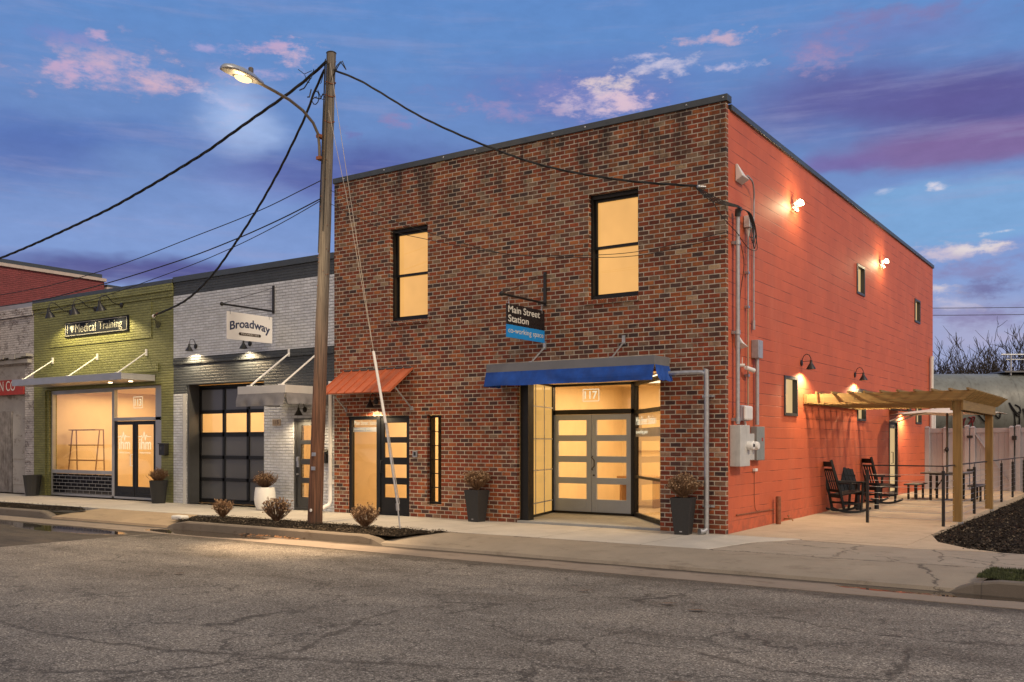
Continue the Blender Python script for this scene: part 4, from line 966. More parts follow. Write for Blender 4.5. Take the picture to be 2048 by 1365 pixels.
# grey canopy at door 115 with canvas skirt
A = empty('skirted_canopy', (-10, 0, 2.7), 'pale grey canopy with grey canvas skirt over the narrow black door', 'canopy'); q = (-10, 0, 2.7)
MB(q).box(-10.76, -9.234, -1.302, -.005, 2.60, 2.77).build('deck', 'pale awning metal', A, bevel=.006)
def skirt(mb, pts, zt, zb, wav=.02, flare=.05, seed=0, corner=0):
    n = 40; tot = [0]
    for a, b in zip(pts, pts[1:]): tot.append(tot[-1]+(Vector(b)-Vector(a)).length)
    rows = []
    for j in range(7):
        row = []
        for i in range(n*(len(pts)-1)+1):
            s = i/n; k = min(int(s), len(pts)-2); f = s-k
            a, b = Vector(pts[k]), Vector(pts[k+1]); d = (b-a).normalized(); nn = Vector((d.y, -d.x))
            if len(pts) > 2: 
                pass
            fj = j/6; p = a.lerp(b, f)
            off = fj*flare+wav*fj*mnoise.noise(Vector((s*7+seed, fj*1.2, seed)))*1.6
            zz = zt+(zb-zt)*fj+.012*fj*mnoise.noise(Vector((s*5, 3, seed)))
            row.append((p.x+nn.x*off, p.y+nn.y*off, zz))
        rows.append(row)
    for r0, r1 in zip(rows, rows[1:]):
        for i in range(len(r0)-1):
            mb.quad(r1[i], r1[i+1], r0[i+1], r0[i])
    return mb
for sd, pts in enumerate(([(-10.76, -1.305), (-9.245, -1.305)], [(-9.232, -1.29), (-9.232, -.03)], [(-10.763, -.03), (-10.763, -1.29)])):
    skirt(MB(q), pts, 2.60, 2.33 if sd == 0 else 2.37, .035, .05, sd+2).build('canvas_skirt', 'grey awning canvas', A, smooth=True)
for x in (-10.45, -9.45):
    MB(q).tube([(x, -1.22, 2.775), (x-.06, -.02, 3.60)], .02, 6).box(x-.10, x-.03, -.03, -.037, 3.52, 3.70).box(x-.05, x+.05, -1.27, -1.17, 2.77, 2.795).build('strut', 'white strut paint', A)
# orange standing seam awning
A = empty('orange_awning', (-7.8, 0, 2.8), 'small sloping orange standing seam metal awning over the black door', 'awning'); q = (-7.8, 0, 2.8)
x0, x1 = -8.80, -6.806; yf, zf, zt = -.744, 2.56, 3.08
MB(q).hexa([(x0, yf, zf), (x1, yf, zf), (x1, -.004, zt), (x0, -.004, zt)], [(x0, yf-.01, zf+.022), (x1, yf-.01, zf+.022), (x1, -.004, zt+.022), (x0, -.004, zt+.022)]).build('metal_sheet', 'orange roof metal', A)
for i in range(9):
    x = x0+.012+(x1-x0-.024)*i/8; MB(q).bar((x, yf-.012, zf+.033), (x, -.004, zt+.035), .018, .03).build('seam', 'orange roof metal', A)
MB(q).box(x0, x1, -.03, -.005, zt+.02, zt+.05).build('flashing', 'bronze metal', A)
for x in (x0+.06, x1-.06): MB(q).tube([(x, -.52, 2.68), (x+.01, -.02, 2.26)], .015, 6).box(x-.02, x+.04, -.025, -.003, 2.22, 2.30).build('brace', 'galvanised steel', A)
# blue skirted canopy
A = empty('blue_canopy', (-2.8, 0, 2.9), 'grey metal canopy with royal blue canvas skirt over the main double door', 'canopy'); q = (-2.8, 0, 2.9)
MB(q).box(-4.52, -1.021, -.601, -.005, 2.86, 3.02).build('deck', 'grey awning metal', A, bevel=.006)
for sd, pts in enumerate(([(-4.52, -.604), (-1.03, -.604)], [(-1.019, -.59), (-1.019, -.03)], [(-4.523, -.03), (-4.523, -.59)])):
    skirt(MB(q), pts, 2.865, 2.60, .035, .07, sd+9).build('canvas_skirt', 'blue awning canvas', A, smooth=True)
for x in (-3.55, -1.88): MB(q).tube([(x, -.52, 3.025), (x-.03, -.02, 3.34)], .016, 6).box(x-.06, x, -.03, -.003, 3.30, 3.46).box(x-.03, x+.03, -.56, -.48, 3.02, 3.04).build('strut', 'galvanised steel', A)
# little hood over side door
A = empty('side_door_hood', (0, 12.2, 2.4), 'small white framed hood over the side door under the umbrella', 'canopy'); q = (0, 12.2, 2.4)
MB(q).hexa([(.0, 11.7, 2.42), (.0, 12.8, 2.42), (.75, 12.8, 2.34), (.75, 11.7, 2.34)], [(.0, 11.7, 2.47), (.0, 12.8, 2.47), (.75, 12.8, 2.38), (.75, 11.7, 2.38)]).build('roof_sheet', 'charcoal frame', A)
for y in (11.75, 12.75): MB(q).tube([(.01, y, 2.12), (.6, y, 2.36)], .018, 6).build('brace', 'white enamel', A)

# ================================================================== WALL LAMPS
def sconce(label, loc, rz, arch=.17, s=1., power=10, group=None):
    o = empty('wall_lamp', loc, label, 'wall lamp', group, rz)
    MB().lathe([(.062*s, 0), (.062*s, .018), (.03*s, .03)], (0, 0, 0), 16, Matrix.Rotation(R(90), 3, 'X')).build('wall_plate', 'black satin metal', o, smooth=True)
    MB().tube([(0, -.02, 0), (0, -.03, .09*s), (0, -.06*s, .15*s), (0, -.11*s, .175*s), (0, -.165*s, .15*s), (0, -.195*s, .09*s), (0, -.20*s, .03*s)], .008, 8).tube([(0, -.02, .03*s), (0, -.2*s, .03*s)], .006, 6).build('gooseneck', 'black satin metal', o, smooth=True)
    c = (0, -.20*s, 0)
    MB().lathe([(.018*s, .04*s), (.024*s, .045*s), (.028*s, -.01*s), (.035*s, -.02*s), (.095*s, -.125*s), (.10*s, -.135*s), (.094*s, -.135*s), (.03*s, -.03*s), (.004, -.025*s)], c, 24, cap=False).build('shade', 'black satin metal', o, smooth=True)
    MB().ball((0, -.20*s, -.085*s), .028*s, 10).build('bulb', 'warm bulb', o, smooth=True)
    light('lamp_light', 'SPOT', (0, -.21*s, -.15*s), power, WARMY, o, .03, 158, (R(-4), 0, 0), .5)
    return o
sconce('black gooseneck lamp at the left end above the garage door', (-13.90, 0, 3.95), 0, power=120)
sconce('black gooseneck lamp half hidden below the white hanging sign', (-11.88, 0, 3.90), 0, power=120)
sconce('black gooseneck lamp tucked under the pale grey canopy', (-10.02, 0, 2.29), 0, power=75)
sconce('black gooseneck lamp under the orange awning', (-7.85, 0, 2.42), 0, power=75)
E_ = R(90)
sconce('black gooseneck lamp on the terracotta wall nearest the meters', (0, 4.065, 3.16), E_, power=210)
sconce('black gooseneck lamp on the terracotta wall above the middle of the pergola', (0, 8.198, 3.16), E_, power=210)
sconce('black gooseneck lamp beside the side door hood', (0, 13.2, 2.55), E_, power=210)
# sign lamps on the green wall
def signlamp(label, x, z):
    o = empty('sign_lamp', (x, 0, z), label, 'wall lamp', 'goose neck lamps over the green shop sign')
    MB().lathe([(.065, 0), (.065, .02), (.02, .04)], (0, -.024, 0), 16, Matrix.Rotation(R(90), 3, 'X')).build('wall_plate', 'black satin metal', o, smooth=True)
    MB().tube([(0, -.03, 0), (0, -.20, .01), (0, -.30, .05), (0, -.40, .14), (0, -.50, .20), (0, -.60, .20), (0, -.655, .13), (0, -.66, .02)], .013, 8).build('gooseneck', 'black satin metal', o, smooth=True)
    c = (0, -.66, -.06)
    M = Matrix.Rotation(R(14), 3, 'X')
    MB().lathe([(.02, .10), (.035, .095), (.04, .02), (.05, .0), (.135, -.15), (.14, -.165), (.132, -.165), (.04, -.01), (.004, -.005)], c, 24, M, cap=False).build('shade', 'black satin metal', o, smooth=True)
    MB().ball((0, -.69, -.15), .035, 10).build('bulb', 'warm bulb', o, smooth=True)
    light('lamp_light', 'SPOT', (0, -.52, -.20), 110, (1, .78, .38), o, .03, 140, (R(6), 0, 0), .35)
signlamp('leftmost of three black goose neck lamps on the green wall', -19.41, 5.226)
signlamp('middle one of three black goose neck lamps on the green wall', -18.20, 5.226)
signlamp('rightmost of three black goose neck lamps on the green wall', -16.98, 5.226)
# twin floodlights on the side wall
def flood(label, y, z):
    o = empty('flood_light', (0, y, z), label, 'floodlight')
    MB().lathe([(.06, 0), (.06, .03)], (0, 0, 0), 16, Matrix.Rotation(R(90), 3, 'Y')).box(.02, .07, -.03, .03, -.04, .04).build('base', 'white enamel', o, smooth=False)
    MB().ball((.08, 0, -.09), .045, 10).build('sensor', 'white enamel', o, smooth=True)
    for s in (-1, 1):
        M = Matrix.Rotation(R(s*38), 3, 'X') @ Matrix.Rotation(R(62), 3, 'Y')
        h = MB().lathe([(.02, -.06), (.045, -.05), (.065, .07), (.06, .07), (.04, .0)], (.11, s*.07, .05), 16, M, cap=False).build('lamp_head', 'white enamel', o, smooth=True)
        MB().ball(Vector((.11, s*.07, .05))+M @ Vector((0, 0, .045)), .05, 10).build('bulb', 'flood bulb', h, smooth=True)
        light('flood_glow', 'POINT', (.22, s*.12, .02), 20, (1, .78, .44), o, .06)
flood('twin white floodlight high on the side wall, nearer the street corner', 3.51, 6.22)
flood('twin white floodlight high on the side wall, farther back', 10.7, 6.20)

# ================================================================== SIGNS
s1 = empty('wall_sign', (-18.15, 0, 4.72), 'long black sign with white border and heart on the green wall', 'sign'); q = (-18.15, 0, 4.72)
MB(q).box(-19.638, -16.652, -.07, -.024, 4.52, 4.935).build('board', 'sign navy', s1, bevel=.004)
f = MB(q); rect_frame(f, lambda a, d, z: (a, -.073+d, z), -19.60, -16.69, 4.545, 4.91, 0, .0025, .018); f.build('border', 'letter cream', s1)
text('lettering', 'I', 'letter cream', (1, 0, 0), (0, 0, 1), (-19.50, -.076, 4.62), .035, .235, s1, po=q)
hp = [(0, 0)]
pts = []
for i in range(24):
    a = 2*math.pi*i/24; pts.append((.16*math.sin(a)**3, (.13*math.cos(a)-.05*math.cos(2*a)-.02*math.cos(3*a)-.01*math.cos(4*a))))
MB(q).add([(-19.26+x*.50, -.0765, 4.735+z*.85) for x, z in pts]+[(-19.26+x*.50, -.0745, 4.735+z*.85) for x, z in pts], [tuple(range(24)), tuple(range(47, 23, -1))]+[(i, (i+1) % 24, 24+(i+1) % 24, 24+i) for i in range(24)]).build('heart', 'letter cream', s1)
text('lettering', 'Medical', 'letter cream', (1, 0, 0), (0, 0, 1), (-19.10, -.076, 4.62), 1.0, .24, s1, po=q)
text('lettering', 'Training', 'letter cream', (1, 0, 0), (0, 0, 1), (-17.97, -.076, 4.57), 1.08, .29, s1, po=q)
def bladesign(name, label, x, zb, zarm, ztop, ylo, yhi, z0, z1):
    o = empty(name, (x, 0, zarm), label, 'sign'); q = (x, 0, zarm)
    MB(q).box(x-.03, x+.03, -.035, -.003, zb, ztop).build('wall_bracket', 'black satin metal', o, bevel=.003)
    MB(q).tube([(x, -.03, zarm), (x, ylo-.10, zarm)], .022, 10).ball((x, ylo-.13, zarm), .045, 12).build('arm', 'black satin metal', o, smooth=True)
    MB(q).tube([(x, -.03, ztop-.06), (x, ylo-.06, zarm+.03)], .006, 5).build('stay_rod', 'black satin metal', o)
    for y in (ylo+.09, yhi-.09):
        mb = MB(q)
        for k in range(3): mb.tube([(x+.012*math.cos(a), y+.012*math.sin(a)*.8, z1+.02+k*(zarm-z1-.03)/3+.02*math.sin(a)) for a in [i*math.pi/4 for i in range(9)]], .004, 5, False)
        mb.box(x-.014, x+.014, y-.008, y+.008, z1-.06, z1+.03); mb.build('chain', 'galvanised steel', o)
    return o, q
o, q = bladesign('hanging_sign', 'white hanging sign with navy arched lettering on a black arm', -11.053, 4.55, 4.60, 5.20, -1.36, -.06, 3.84, 4.455)
MB(q).box(-11.063, -11.043, -1.36, -.06, 3.845, 4.455).build('board', 'sign white', o)
Yd = (0, 1, 0); Zd = (0, 0, 1)
text('lettering', 'Broadway', 'letter navy', Yd, Zd, (-11.041, -1.28, 3.985), 1.15, .25, o, po=q, bend=.09, bold=.022)
mb = MB(q)
for yy in (-1.0, -.43): mb.lathe([(.033, 0), (.033, .003)], (-11.043, yy, 3.985), 16, Matrix.Rotation(R(90), 3, 'Y'))
mb.box(-11.043, -11.040, -1.0, -.43, 3.952, 4.018).build('pill', 'bronze letter', o)
text('lettering', 'PROPERTIES', 'letter white', Yd, Zd, (-11.039, -.97, 3.968), .51, .035, o, po=q)
o, q = bladesign('hanging_sign', 'black and blue hanging sign with white lettering on the brick front', -3.572, 4.12, 4.17, 4.76, -1.32, -.05, 3.42, 4.02)
MB(q).box(-3.582, -3.562, -1.30, -.05, 3.65, 4.02).build('board', 'sign black', o)
MB(q).box(-3.583, -3.561, -1.30, -.05, 3.42, 3.649).build('blue_panel', 'sign blue', o)
text('lettering', 'Main Street', 'letter white', Yd, Zd, (-3.560, -1.26, 3.865), 1.04, .125, o, po=q, bold=.012)
text('lettering', 'Station', 'letter white', Yd, Zd, (-3.560, -1.26, 3.70), .66, .125, o, po=q, bold=.012)
text('lettering', 'co-working space', 'letter white', Yd, Zd, (-3.559, -1.26, 3.475), 1.16, .125, o, po=q)
# small grey intercom by brick door
kp = MB((-6.76, 0, 1.3)).box(-6.82, -6.70, -.03, -.003, 1.24, 1.37).build('intercom', 'galvanised steel', label='small grey intercom on the brick between door and narrow window', cat='intercom', bevel=.004)
MB((-6.76, 0, 1.3)).box(-6.79, -6.73, -.034, -.031, 1.27, 1.35).build('button_plate', 'black satin metal', kp)

# ================================================================== POLE, STREET LAMP, CABLES
PB0 = Vector((-7.43, -2.2, -.02)); PT = Vector((-7.17, -2.02, 9.03))
U = empty('utility_pole', PB0, 'tall weathered timber utility pole standing in the mulch bed', 'utility pole')
pts = [PB0.lerp(PT, k/14) for k in range(15)]
MB(PB0).tube(pts, [.142-.054*k/14+.003*math.sin(k*2.3) for k in range(15)], 24).build('pole', 'weathered pole timber', U, smooth=True)
MB(PB0).lathe([(.095, 0), (.10, .015), (.08, .03)], PT, 18).build('cap', 'charcoal frame', U)
def polept(z, dx=0, dy=0): p = PB0.lerp(PT, z/9.03); return (p.x+dx, p.y+dy, z)
for ph, z0, z1, r in ((-.10, 5.2, 8.9, .012), (-.03, 6.9, 8.9, .010), (.05, 5.6, 8.8, .009)):
    MB(PB0).tube([polept(z0+(z1-z0)*k/6, ph, -math.sqrt(max(.001, .115**2-ph**2))-.004+.004*math.sin(k*3)) for k in range(7)], r, 6).build('riser_cable', 'rubber cable', U)
for z in (1.05, 1.32): MB(PB0).box(polept(z)[0]+.0, polept(z)[0]+.11, polept(z)[1]-.148, polept(z)[1]-.143, z-.035, z+.035).build('tag_plate', 'galvanised steel', U)
MB(PB0).lathe([(.03, 0), (.03, .01)], (polept(.25)[0]+.03, polept(.25)[1]-.14, .25), 12, Matrix.Rotation(R(90), 3, 'X')).build('tag_disc', 'white enamel', U)
mb = MB(PB0); rng = random.Random(12)
for k in range(26):
    z = rng.uniform(4.5, 8.9); a = rng.uniform(-3.2, .2); p = polept(z); mb.tube([(p[0]+.10*math.cos(a), p[1]+.10*math.sin(a), z), (p[0]+.135*math.cos(a), p[1]+.135*math.sin(a), z+.005)], .006, 5)
for z in (8.45, 8.2, 7.7): mb.tube([(polept(z)[0]+.105*math.cos(i*math.pi/6), polept(z)[1]+.105*math.sin(i*math.pi/6), z+.03*math.sin(i)) for i in range(13)], .008, 5, False)
mb.build('bolts', 'rusty steel', U)
# tangle of splices near the top
mb = MB(PB0)
for k in range(9):
    a = Vector((-7.22+rng.uniform(-.55, .1), -2.12+rng.uniform(-.1, .1), 8.45+rng.uniform(-.25, .4))); b_ = a+Vector((rng.uniform(-.32, .2), rng.uniform(-.12, .1), rng.uniform(-.28, .18)))
    md = (a+b_)/2+Vector((rng.uniform(-.06, .06), 0, -.07)); mb.tube(smoothpts([a, a.lerp(md, .6), md, md.lerp(b_, .5), b_]), .007 if k % 3 else .013, 5)
mb.tube([(-7.62+.10*math.cos(i*.6), -2.0, 8.28+.13*math.sin(i*.6)) for i in range(16)], .010, 5)
for sx in (0, .05): mb.tube([(-7.08, -2.1, 8.5), (-6.95+sx, -2.1, 8.72), (-6.85+sx, -2.1, 8.78), (-6.75, -2.05, 8.62)], .010, 5)
mb.build('cable_splices', 'rubber cable', U)
L_ = empty('street_lamp', (-7.33, -2.13, 7.4), 'glowing cobra head street lamp on a curved arm from the timber pole', 'street lamp'); q = (-7.33, -2.13, 7.4)
MB(q).tube([(-7.31, -2.19, 6.95), (-7.31, -2.20, 7.25), (-7.31, -2.23, 7.45), (-7.31, -2.36, 7.63), (-7.31, -2.62, 7.79), (-7.31, -2.95, 7.89), (-7.31, -3.3, 7.94), (-7.31, -3.72, 7.985)], .028, 10).build('arm', 'bronze metal', L_, smooth=True)
for z in (7.0, 7.42): MB(q).box(-7.36, -7.26, -2.24, -2.08, z-.03, z+.03).build('clamp', 'rusty steel', L_)
hd = MB(q); secs = [(-3.60, .045, .05, 7.985), (-3.72, .075, .07, 7.985), (-3.85, .13, .10, 7.99), (-4.1, .155, .12, 8.0), (-4.32, .15, .105, 8.005), (-4.45, .11, .07, 8.0), (-4.50, .03, .03, 7.99)]
n = 14; vs = []; fs = []
for y, a, b_, z in secs:
    for k in range(n):
        t_ = 2*math.pi*k/n; zz = math.sin(t_); vs.append((-7.31+a*math.cos(t_), y, z+(b_*zz if zz > 0 else b_*.45*zz)))
for i in range(len(secs)-1):
    for k in range(n): fs.append((i*n+k, i*n+(k+1) % n, (i+1)*n+(k+1) % n, (i+1)*n+k))
fs += [tuple(range(n)), tuple(range((len(secs)-1)*n, len(secs)*n))]
hd.add(vs, fs).build('lamp_head', 'galvanised steel', L_, smooth=True)
MB(q).ball((-7.31, -4.03, 7.945), .095, 14, (1, 1.9, .62)).build('lens', 'street lamp lens', L_, smooth=True)
MB(q).lathe([(.045, 0), (.045, .10), (.03, .115)], (-7.31, -3.86, 8.08), 14).build('photocell', 'bronze metal', L_)
light('lens_glow', 'POINT', (.02, -1.9, .44), 60, (1, .66, .30), L_, .05)
light('street_glow', 'SPOT', (.02, -1.9, .42), 1500, (1, .70, .38), L_, .08, 95, (0, 0, 0), 1.)
light('street_glow', 'SPOT', (.02, -1.9, .42), 7000, (1, .68, .38), L_, .08, 30, (R(-1), R(-11.5), 0), 1.)
def cable(pts, r, label, twist=False, mat='rubber cable', name='overhead_cable', group=None):
    P = smoothpts(pts, 24 if twist else 5); mb = MB(P[0])
    if twist:
        for ph in (0, 2.09, 4.19):
            s = 0; Q = []
            for i, p in enumerate(P):
                if i: s += (p-P[i-1]).length
                a = ph+s*5; Q.append(p+Vector((0, math.cos(a), math.sin(a)))*r*.75)
            mb.tube(Q, r*.72, 6)
    else: mb.tube(P, r, 6)
    return mb.build(name, mat, smooth=True, label=label, cat='cable', group=group)
cable([(-7.17, -2.15, 8.832), (-7.795, -2.15, 8.584), (-8.388, -2.15, 8.393), (-9.274, -2.15, 8.146), (-10.081, -2.15, 7.915), (-10.943, -2.15, 7.676), (-13.06, -2.15, 7.22), (-15.03, -2.15, 6.88), (-19.13, -2.15, 6.379), (-24, -2.15, 6.05), (-32, -2.15, 6.0), (-46, -2.15, 8.5)], .022, 'thick twisted cable from pole top sweeping down to the left edge', True)
cable([(-7.38, -2.0, 8.77), (-7.74, -1.91, 8.45), (-8.08, -1.83, 8.06), (-8.57, -1.71, 7.64), (-9.2, -1.55, 7.16), (-10.05, -1.34, 6.6), (-11.13, -1.07, 6.0), (-12.37, -.76, 5.42), (-13.8, -.4, 5.03), (-15.38, -.12, 4.83)], .020, 'thick twisted cable dropping steeply from pole top to the green wall', True)
cable([(-7.278, -2.2, 6.561), (-7.839, -2.2, 6.45), (-8.99, -2.2, 6.23), (-10.878, -2.2, 5.98), (-14.54, -2.2, 5.56), (-19.03, -2.2, 5.40), (-30, -2.2, 5.6)], .009, 'upper thin cable running left from mid pole')
cable([(-7.278, -2.2, 6.216), (-8.405, -2.2, 5.97), (-9.909, -2.2, 5.71), (-11.728, -2.2, 5.48), (-15.153, -2.2, 5.20), (-19.03, -2.2, 5.10), (-30, -2.2, 5.4)], .012, 'middle thin cable running left from mid pole')
cable([(-7.278, -2.2, 6.177), (-8.405, -2.2, 5.88), (-9.909, -2.2, 5.56), (-11.728, -2.2, 5.28), (-15.153, -2.2, 4.90), (-19.03, -2.2, 4.75), (-30, -2.2, 4.9)], .008, 'lowest thin cable running left from mid pole')
cable([(-7.10, -2.03, 8.70), (-6.6, -1.88, 8.45), (-6.16, -1.75, 8.16), (-5.29, -1.48, 7.57), (-4.07, -1.11, 6.92), (-2.99, -.78, 6.46), (-1.69, -.39, 6.11), (-.46, -.05, 5.9)], .016, 'thick twisted cable from pole top across the brick front to the corner', True)
cable([(-7.2, -2.08, 6.42), (-6.17, -1.74, 5.84), (-5.26, -1.45, 5.46), (-4.06, -1.06, 5.04), (-3.46, -.87, 4.93), (-2.31, -.5, 4.86), (-1.33, -.25, 4.88), (.06, -.06, 5.06)], .006, 'upper thin sagging cable crossing the brick front')
cable([(-7.2, -2.08, 6.16), (-6.17, -1.74, 5.61), (-5.16, -1.42, 5.3), (-3.69, -.95, 4.95), (-2.31, -.5, 4.82), (-1.33, -.25, 4.81), (.06, -.06, 4.99)], .006, 'lower thin sagging cable crossing the brick front')
gw = empty('guy_wire', (-5.176, -2.3, 0), 'steel guy wire with white guard slanting from pole to the mulch bed', 'guy wire'); q = (-5.176, -2.3, 0)
MB(q).tube([(-7.10, -2.12, 8.8), (-5.823, -2.3, 3.207)], .0055, 5).build('wire', 'steel guy wire', gw)
MB(q).tube([(-7.12, -2.14, 7.9), (-6.55, -2.22, 6.06), (-5.823, -2.3, 3.207)], .005, 5).build('wire', 'steel guy wire', gw)
MB(q).tube([(-5.823, -2.3, 3.207), (-5.53, -2.3, 1.90)], .026, 10).build('guard', 'white enamel', gw, smooth=True)
MB(q).tube([(-5.53, -2.3, 1.90), (-5.25, -2.3, .45)], .018, 8).tube([(-5.50, -2.29, 1.90), (-5.22, -2.28, .45)], .008, 6).build('lower_strand', 'galvanised steel', gw)
MB(q).tube([(-5.25, -2.3, .46), (-5.24, -2.3, .33)], .032, 8).tube([(-5.24, -2.3, .36), (-5.176, -2.3, -.03)], .014, 8).build('anchor_rod', 'galvanised steel', gw)
ins = empty('wall_insulator', (-15.4, 0, 4.83), 'rusty cable insulator bolted to the right side of the green wall', 'insulator'); q = (-15.4, 0, 4.83)
MB(q).ball((-15.55, -.05, 4.82), .05, 10).build('knob', 'white enamel', ins, smooth=True)
MB(q).tube([(-15.55, -.05, 4.82), (-15.25, -.15, 4.86)], .025, 8).build('rod', 'rusty steel', ins)
mb = MB(q)
for k in range(6): mb.tube([(-15.5+.05*k, -.06, 4.74-.02*k), (-15.48+.04*k, -.03, 4.6), (-15.46+.03*k, -.05, 4.5+.02*(k % 2))], .007, 5)
mb.build('cable_tails', 'rubber cable', ins)
ins = empty('corner_insulator', (-.40, 0, 5.88), 'small cable insulator on the brick near the top right corner', 'insulator'); q = (-.40, 0, 5.88)
MB(q).tube([(-.36, -.004, 5.88), (-.44, -.09, 5.88)], .02, 8).ball((-.45, -.09, 5.88), .035, 10).build('knob', 'galvanised steel', ins, smooth=True)
mb = MB(q)
for k in range(4): mb.tube(smoothpts([(-.5, -.08, 5.9-.01*k), (-.25, -.10-.02*k, 5.72-.03*k), (-.02, -.09, 5.58-.02*k), (.16, .12, 5.52-.01*k), (.15, .30, 5.50)]), .008, 5)
mb.tube(smoothpts([(-.25, -.12, 5.7), (-.05, -.11, 5.35), (.12, .1, 5.1), (.12, .3, 5.05)]), .007, 5)
mb.build('drop_wires', 'rubber cable', ins)

# ================================================================== SERVICE EQUIPMENT ON THE SIDE WALL
def eq(name, loc, label, cat): return empty(name, loc, label, cat), loc
o, q = eq('service_mast', (.09, .32, 1.85), 'thick grey service mast with looping wires rising beside the brick corner', 'conduit')
MB(q).tube([(.09, .30, 1.86), (.09, .30, 5.40)], .036, 12).build('conduit', 'grey conduit', o, smooth=True)
MB(q).tube([(.09, .30, 5.38), (.10, .29, 5.48), (.16, .27, 5.50)], [.05, .055, .04], 10).build('weatherhead', 'charcoal frame', o, smooth=True)
for z in (1.9, 3.38, 4.9): MB(q).tube([(.09, .30, z), (.09, .30, z+.07)], .048, 12).box(.0, .06, .24, .36, z+.01, z+.06).build('strap', 'galvanised steel', o)
mb = MB(q); rng = random.Random(3)
for k in range(5):
    cy = .75+.05*k; rr = .33+.05*k
    mb.tube(smoothpts([(.14, .28, 5.50), (.16, .28+rr*.9, 5.50), (.16, .30+rr*1.35, 5.32-.03*k), (.16, .30+rr*1.2, 5.10-.04*k), (.15, .9, 5.15-.03*k), (.13, .93, 5.35)]), .008, 5)
mb.tube(smoothpts([(.1, .35, 5.05), (.14, .7, 4.9), (.14, 1.1, 4.95), (.13, 1.05, 5.2)]), .007, 5)
mb.tube(smoothpts([(.1, .36, 5.0), (.12, .52, 4.6), (.03, .56, 4.0), (.03, .56, 3.0), (.03, .50, 2.8)]), .007, 5)
mb.build('looped_wires', 'rubber cable', o, smooth=True)
o, q = eq('telecom_conduit', (.05, .92, 2.2), 'thin conduit with white termination head and tan lower half', 'conduit')
MB(q).tube([(.05, .90, 3.9), (.05, .90, 5.15)], .017, 8).build('upper_conduit', 'grey conduit', o, smooth=True)
MB(q).tube([(.05, .90, 2.2), (.05, .90, 3.9)], .016, 8).build('lower_conduit', 'tan plaque', o, smooth=True)
MB(q).box(.01, .11, .80, 1.02, 5.30, 5.50).lathe([(.02, 0), (.06, .14)], (.05, .90, 5.15), 10).build('termination_head', 'white enamel', o, bevel=.01)
for z in (2.7, 3.9, 4.5): MB(q).box(.0, .07, .86, .94, z, z+.04).build('strap', 'galvanised steel', o)
o, q = eq('camera_conduit', (.04, 1.25, 3.5), 'slim grey conduit curving up to the white wall fixture near the roof', 'conduit')
MB(q).tube(smoothpts([(.10, .72, 6.17), (.10, .98, 6.12), (.06, 1.17, 5.95), (.04, 1.21, 5.6), (.04, 1.21, 3.72)]), .016, 8).tube([(.04, 1.21, 3.72), (.04, 1.21, 3.55)], .028, 8).build('conduit', 'grey conduit', o, smooth=True)
MB(q).hexa([(.0, .42, 6.02), (.14, .42, 6.10), (.14, .74, 6.10), (.0, .74, 6.02)], [(.0, .42, 6.32), (.04, .42, 6.32), (.06, .74, 6.18), (.0, .74, 6.22)]).build('wall_fixture', 'white enamel', o, bevel=.012)
o = MB((0, .5, 3.25)).hexa([(.0, .40, 3.20), (.14, .40, 3.24), (.14, .68, 3.20), (.0, .68, 3.16)], [(.0, .40, 3.42), (.04, .40, 3.42), (.05, .68, 3.28), (.0, .68, 3.30)]).build('vent_hood', 'white enamel', bevel=.012, label='white vent hood on the side wall halfway up the service mast', cat='vent')
o, q = eq('security_camera', (0, .75, 2.85), 'white bullet security camera on the side wall beside the conduits', 'camera')
MB(q).tube([(.0, .62, 2.88), (.08, .66, 2.88)], .03, 10).tube([(.06, .66, 2.86), (.10, .70, 2.82)], .015, 8).tube([(.045, .63, 2.9), (.045, .63, 3.02)], .006, 6).build('mount', 'white enamel', o, smooth=True)
MB(q).tube([(.10, .66, 2.84), (.16, .88, 2.80)], [.035, .042], 12).build('camera_body', 'white enamel', o, smooth=True)
o, q = eq('thick_conduit', (.05, 1.32, 1.85), 'thick grey conduit with square junction box above the rear meter cabinet', 'conduit')
MB(q).tube([(.06, 1.33, 1.86), (.06, 1.33, 3.05)], .035, 12).build('conduit', 'grey conduit', o, smooth=True)
MB(q).box(.0, .13, 1.20, 1.44, 3.05, 3.37).build('junction_box', 'grey conduit', o, bevel=.006)
o, q = eq('meter_cabinet', (0, .4, 1.14), 'large pale electricity meter cabinet nearest the brick corner', 'meter box')
MB(q).box(0, .19, .166, .62, 1.14, 1.84).build('cabinet', 'meter box enamel', o, bevel=.008)
MB(q).lathe([(.075, 0), (.075, .06), (.065, .10), (.06, .105)], (.19, .52, 1.49), 20, Matrix.Rotation(R(90), 3, 'Y')).build('meter', 'white enamel', o, smooth=True)
MB(q).box(.297, .300, .48, .56, 1.47, 1.52).build('meter_display', 'black satin metal', o)
o, q = eq('meter_cabinet', (0, .85, 1.24), 'small middle electricity meter cabinet with a round meter', 'meter box')
MB(q).box(0, .14, .72, .98, 1.24, 1.70).build('cabinet', 'meter box enamel', o, bevel=.008)
MB(q).lathe([(.075, 0), (.075, .06), (.065, .10), (.06, .105)], (.14, .90, 1.49), 20, Matrix.Rotation(R(90), 3, 'Y')).build('meter', 'white enamel', o, smooth=True)
MB(q).tube([(.06, .78, 1.70), (.06, .78, 1.80), (.05, .74, 1.93)], .02, 8).build('feed_pipe', 'white enamel', o)
MB(q).tube([(.08, .85, 1.24), (.09, .86, 1.15)], .012, 6).build('padlock', 'black satin metal', o)
o, q = eq('disconnect_box', (0, 1.35, 1.24), 'dark grey disconnect box behind the meters with a red label', 'electrical box')
MB(q).box(0, .12, 1.16, 1.56, 1.23, 1.83).build('cabinet', 'dark meter enamel', o, bevel=.008)
MB(q).box(.121, .123, 1.40, 1.46, 1.57, 1.63).build('warning_label', 'red sign board', o)
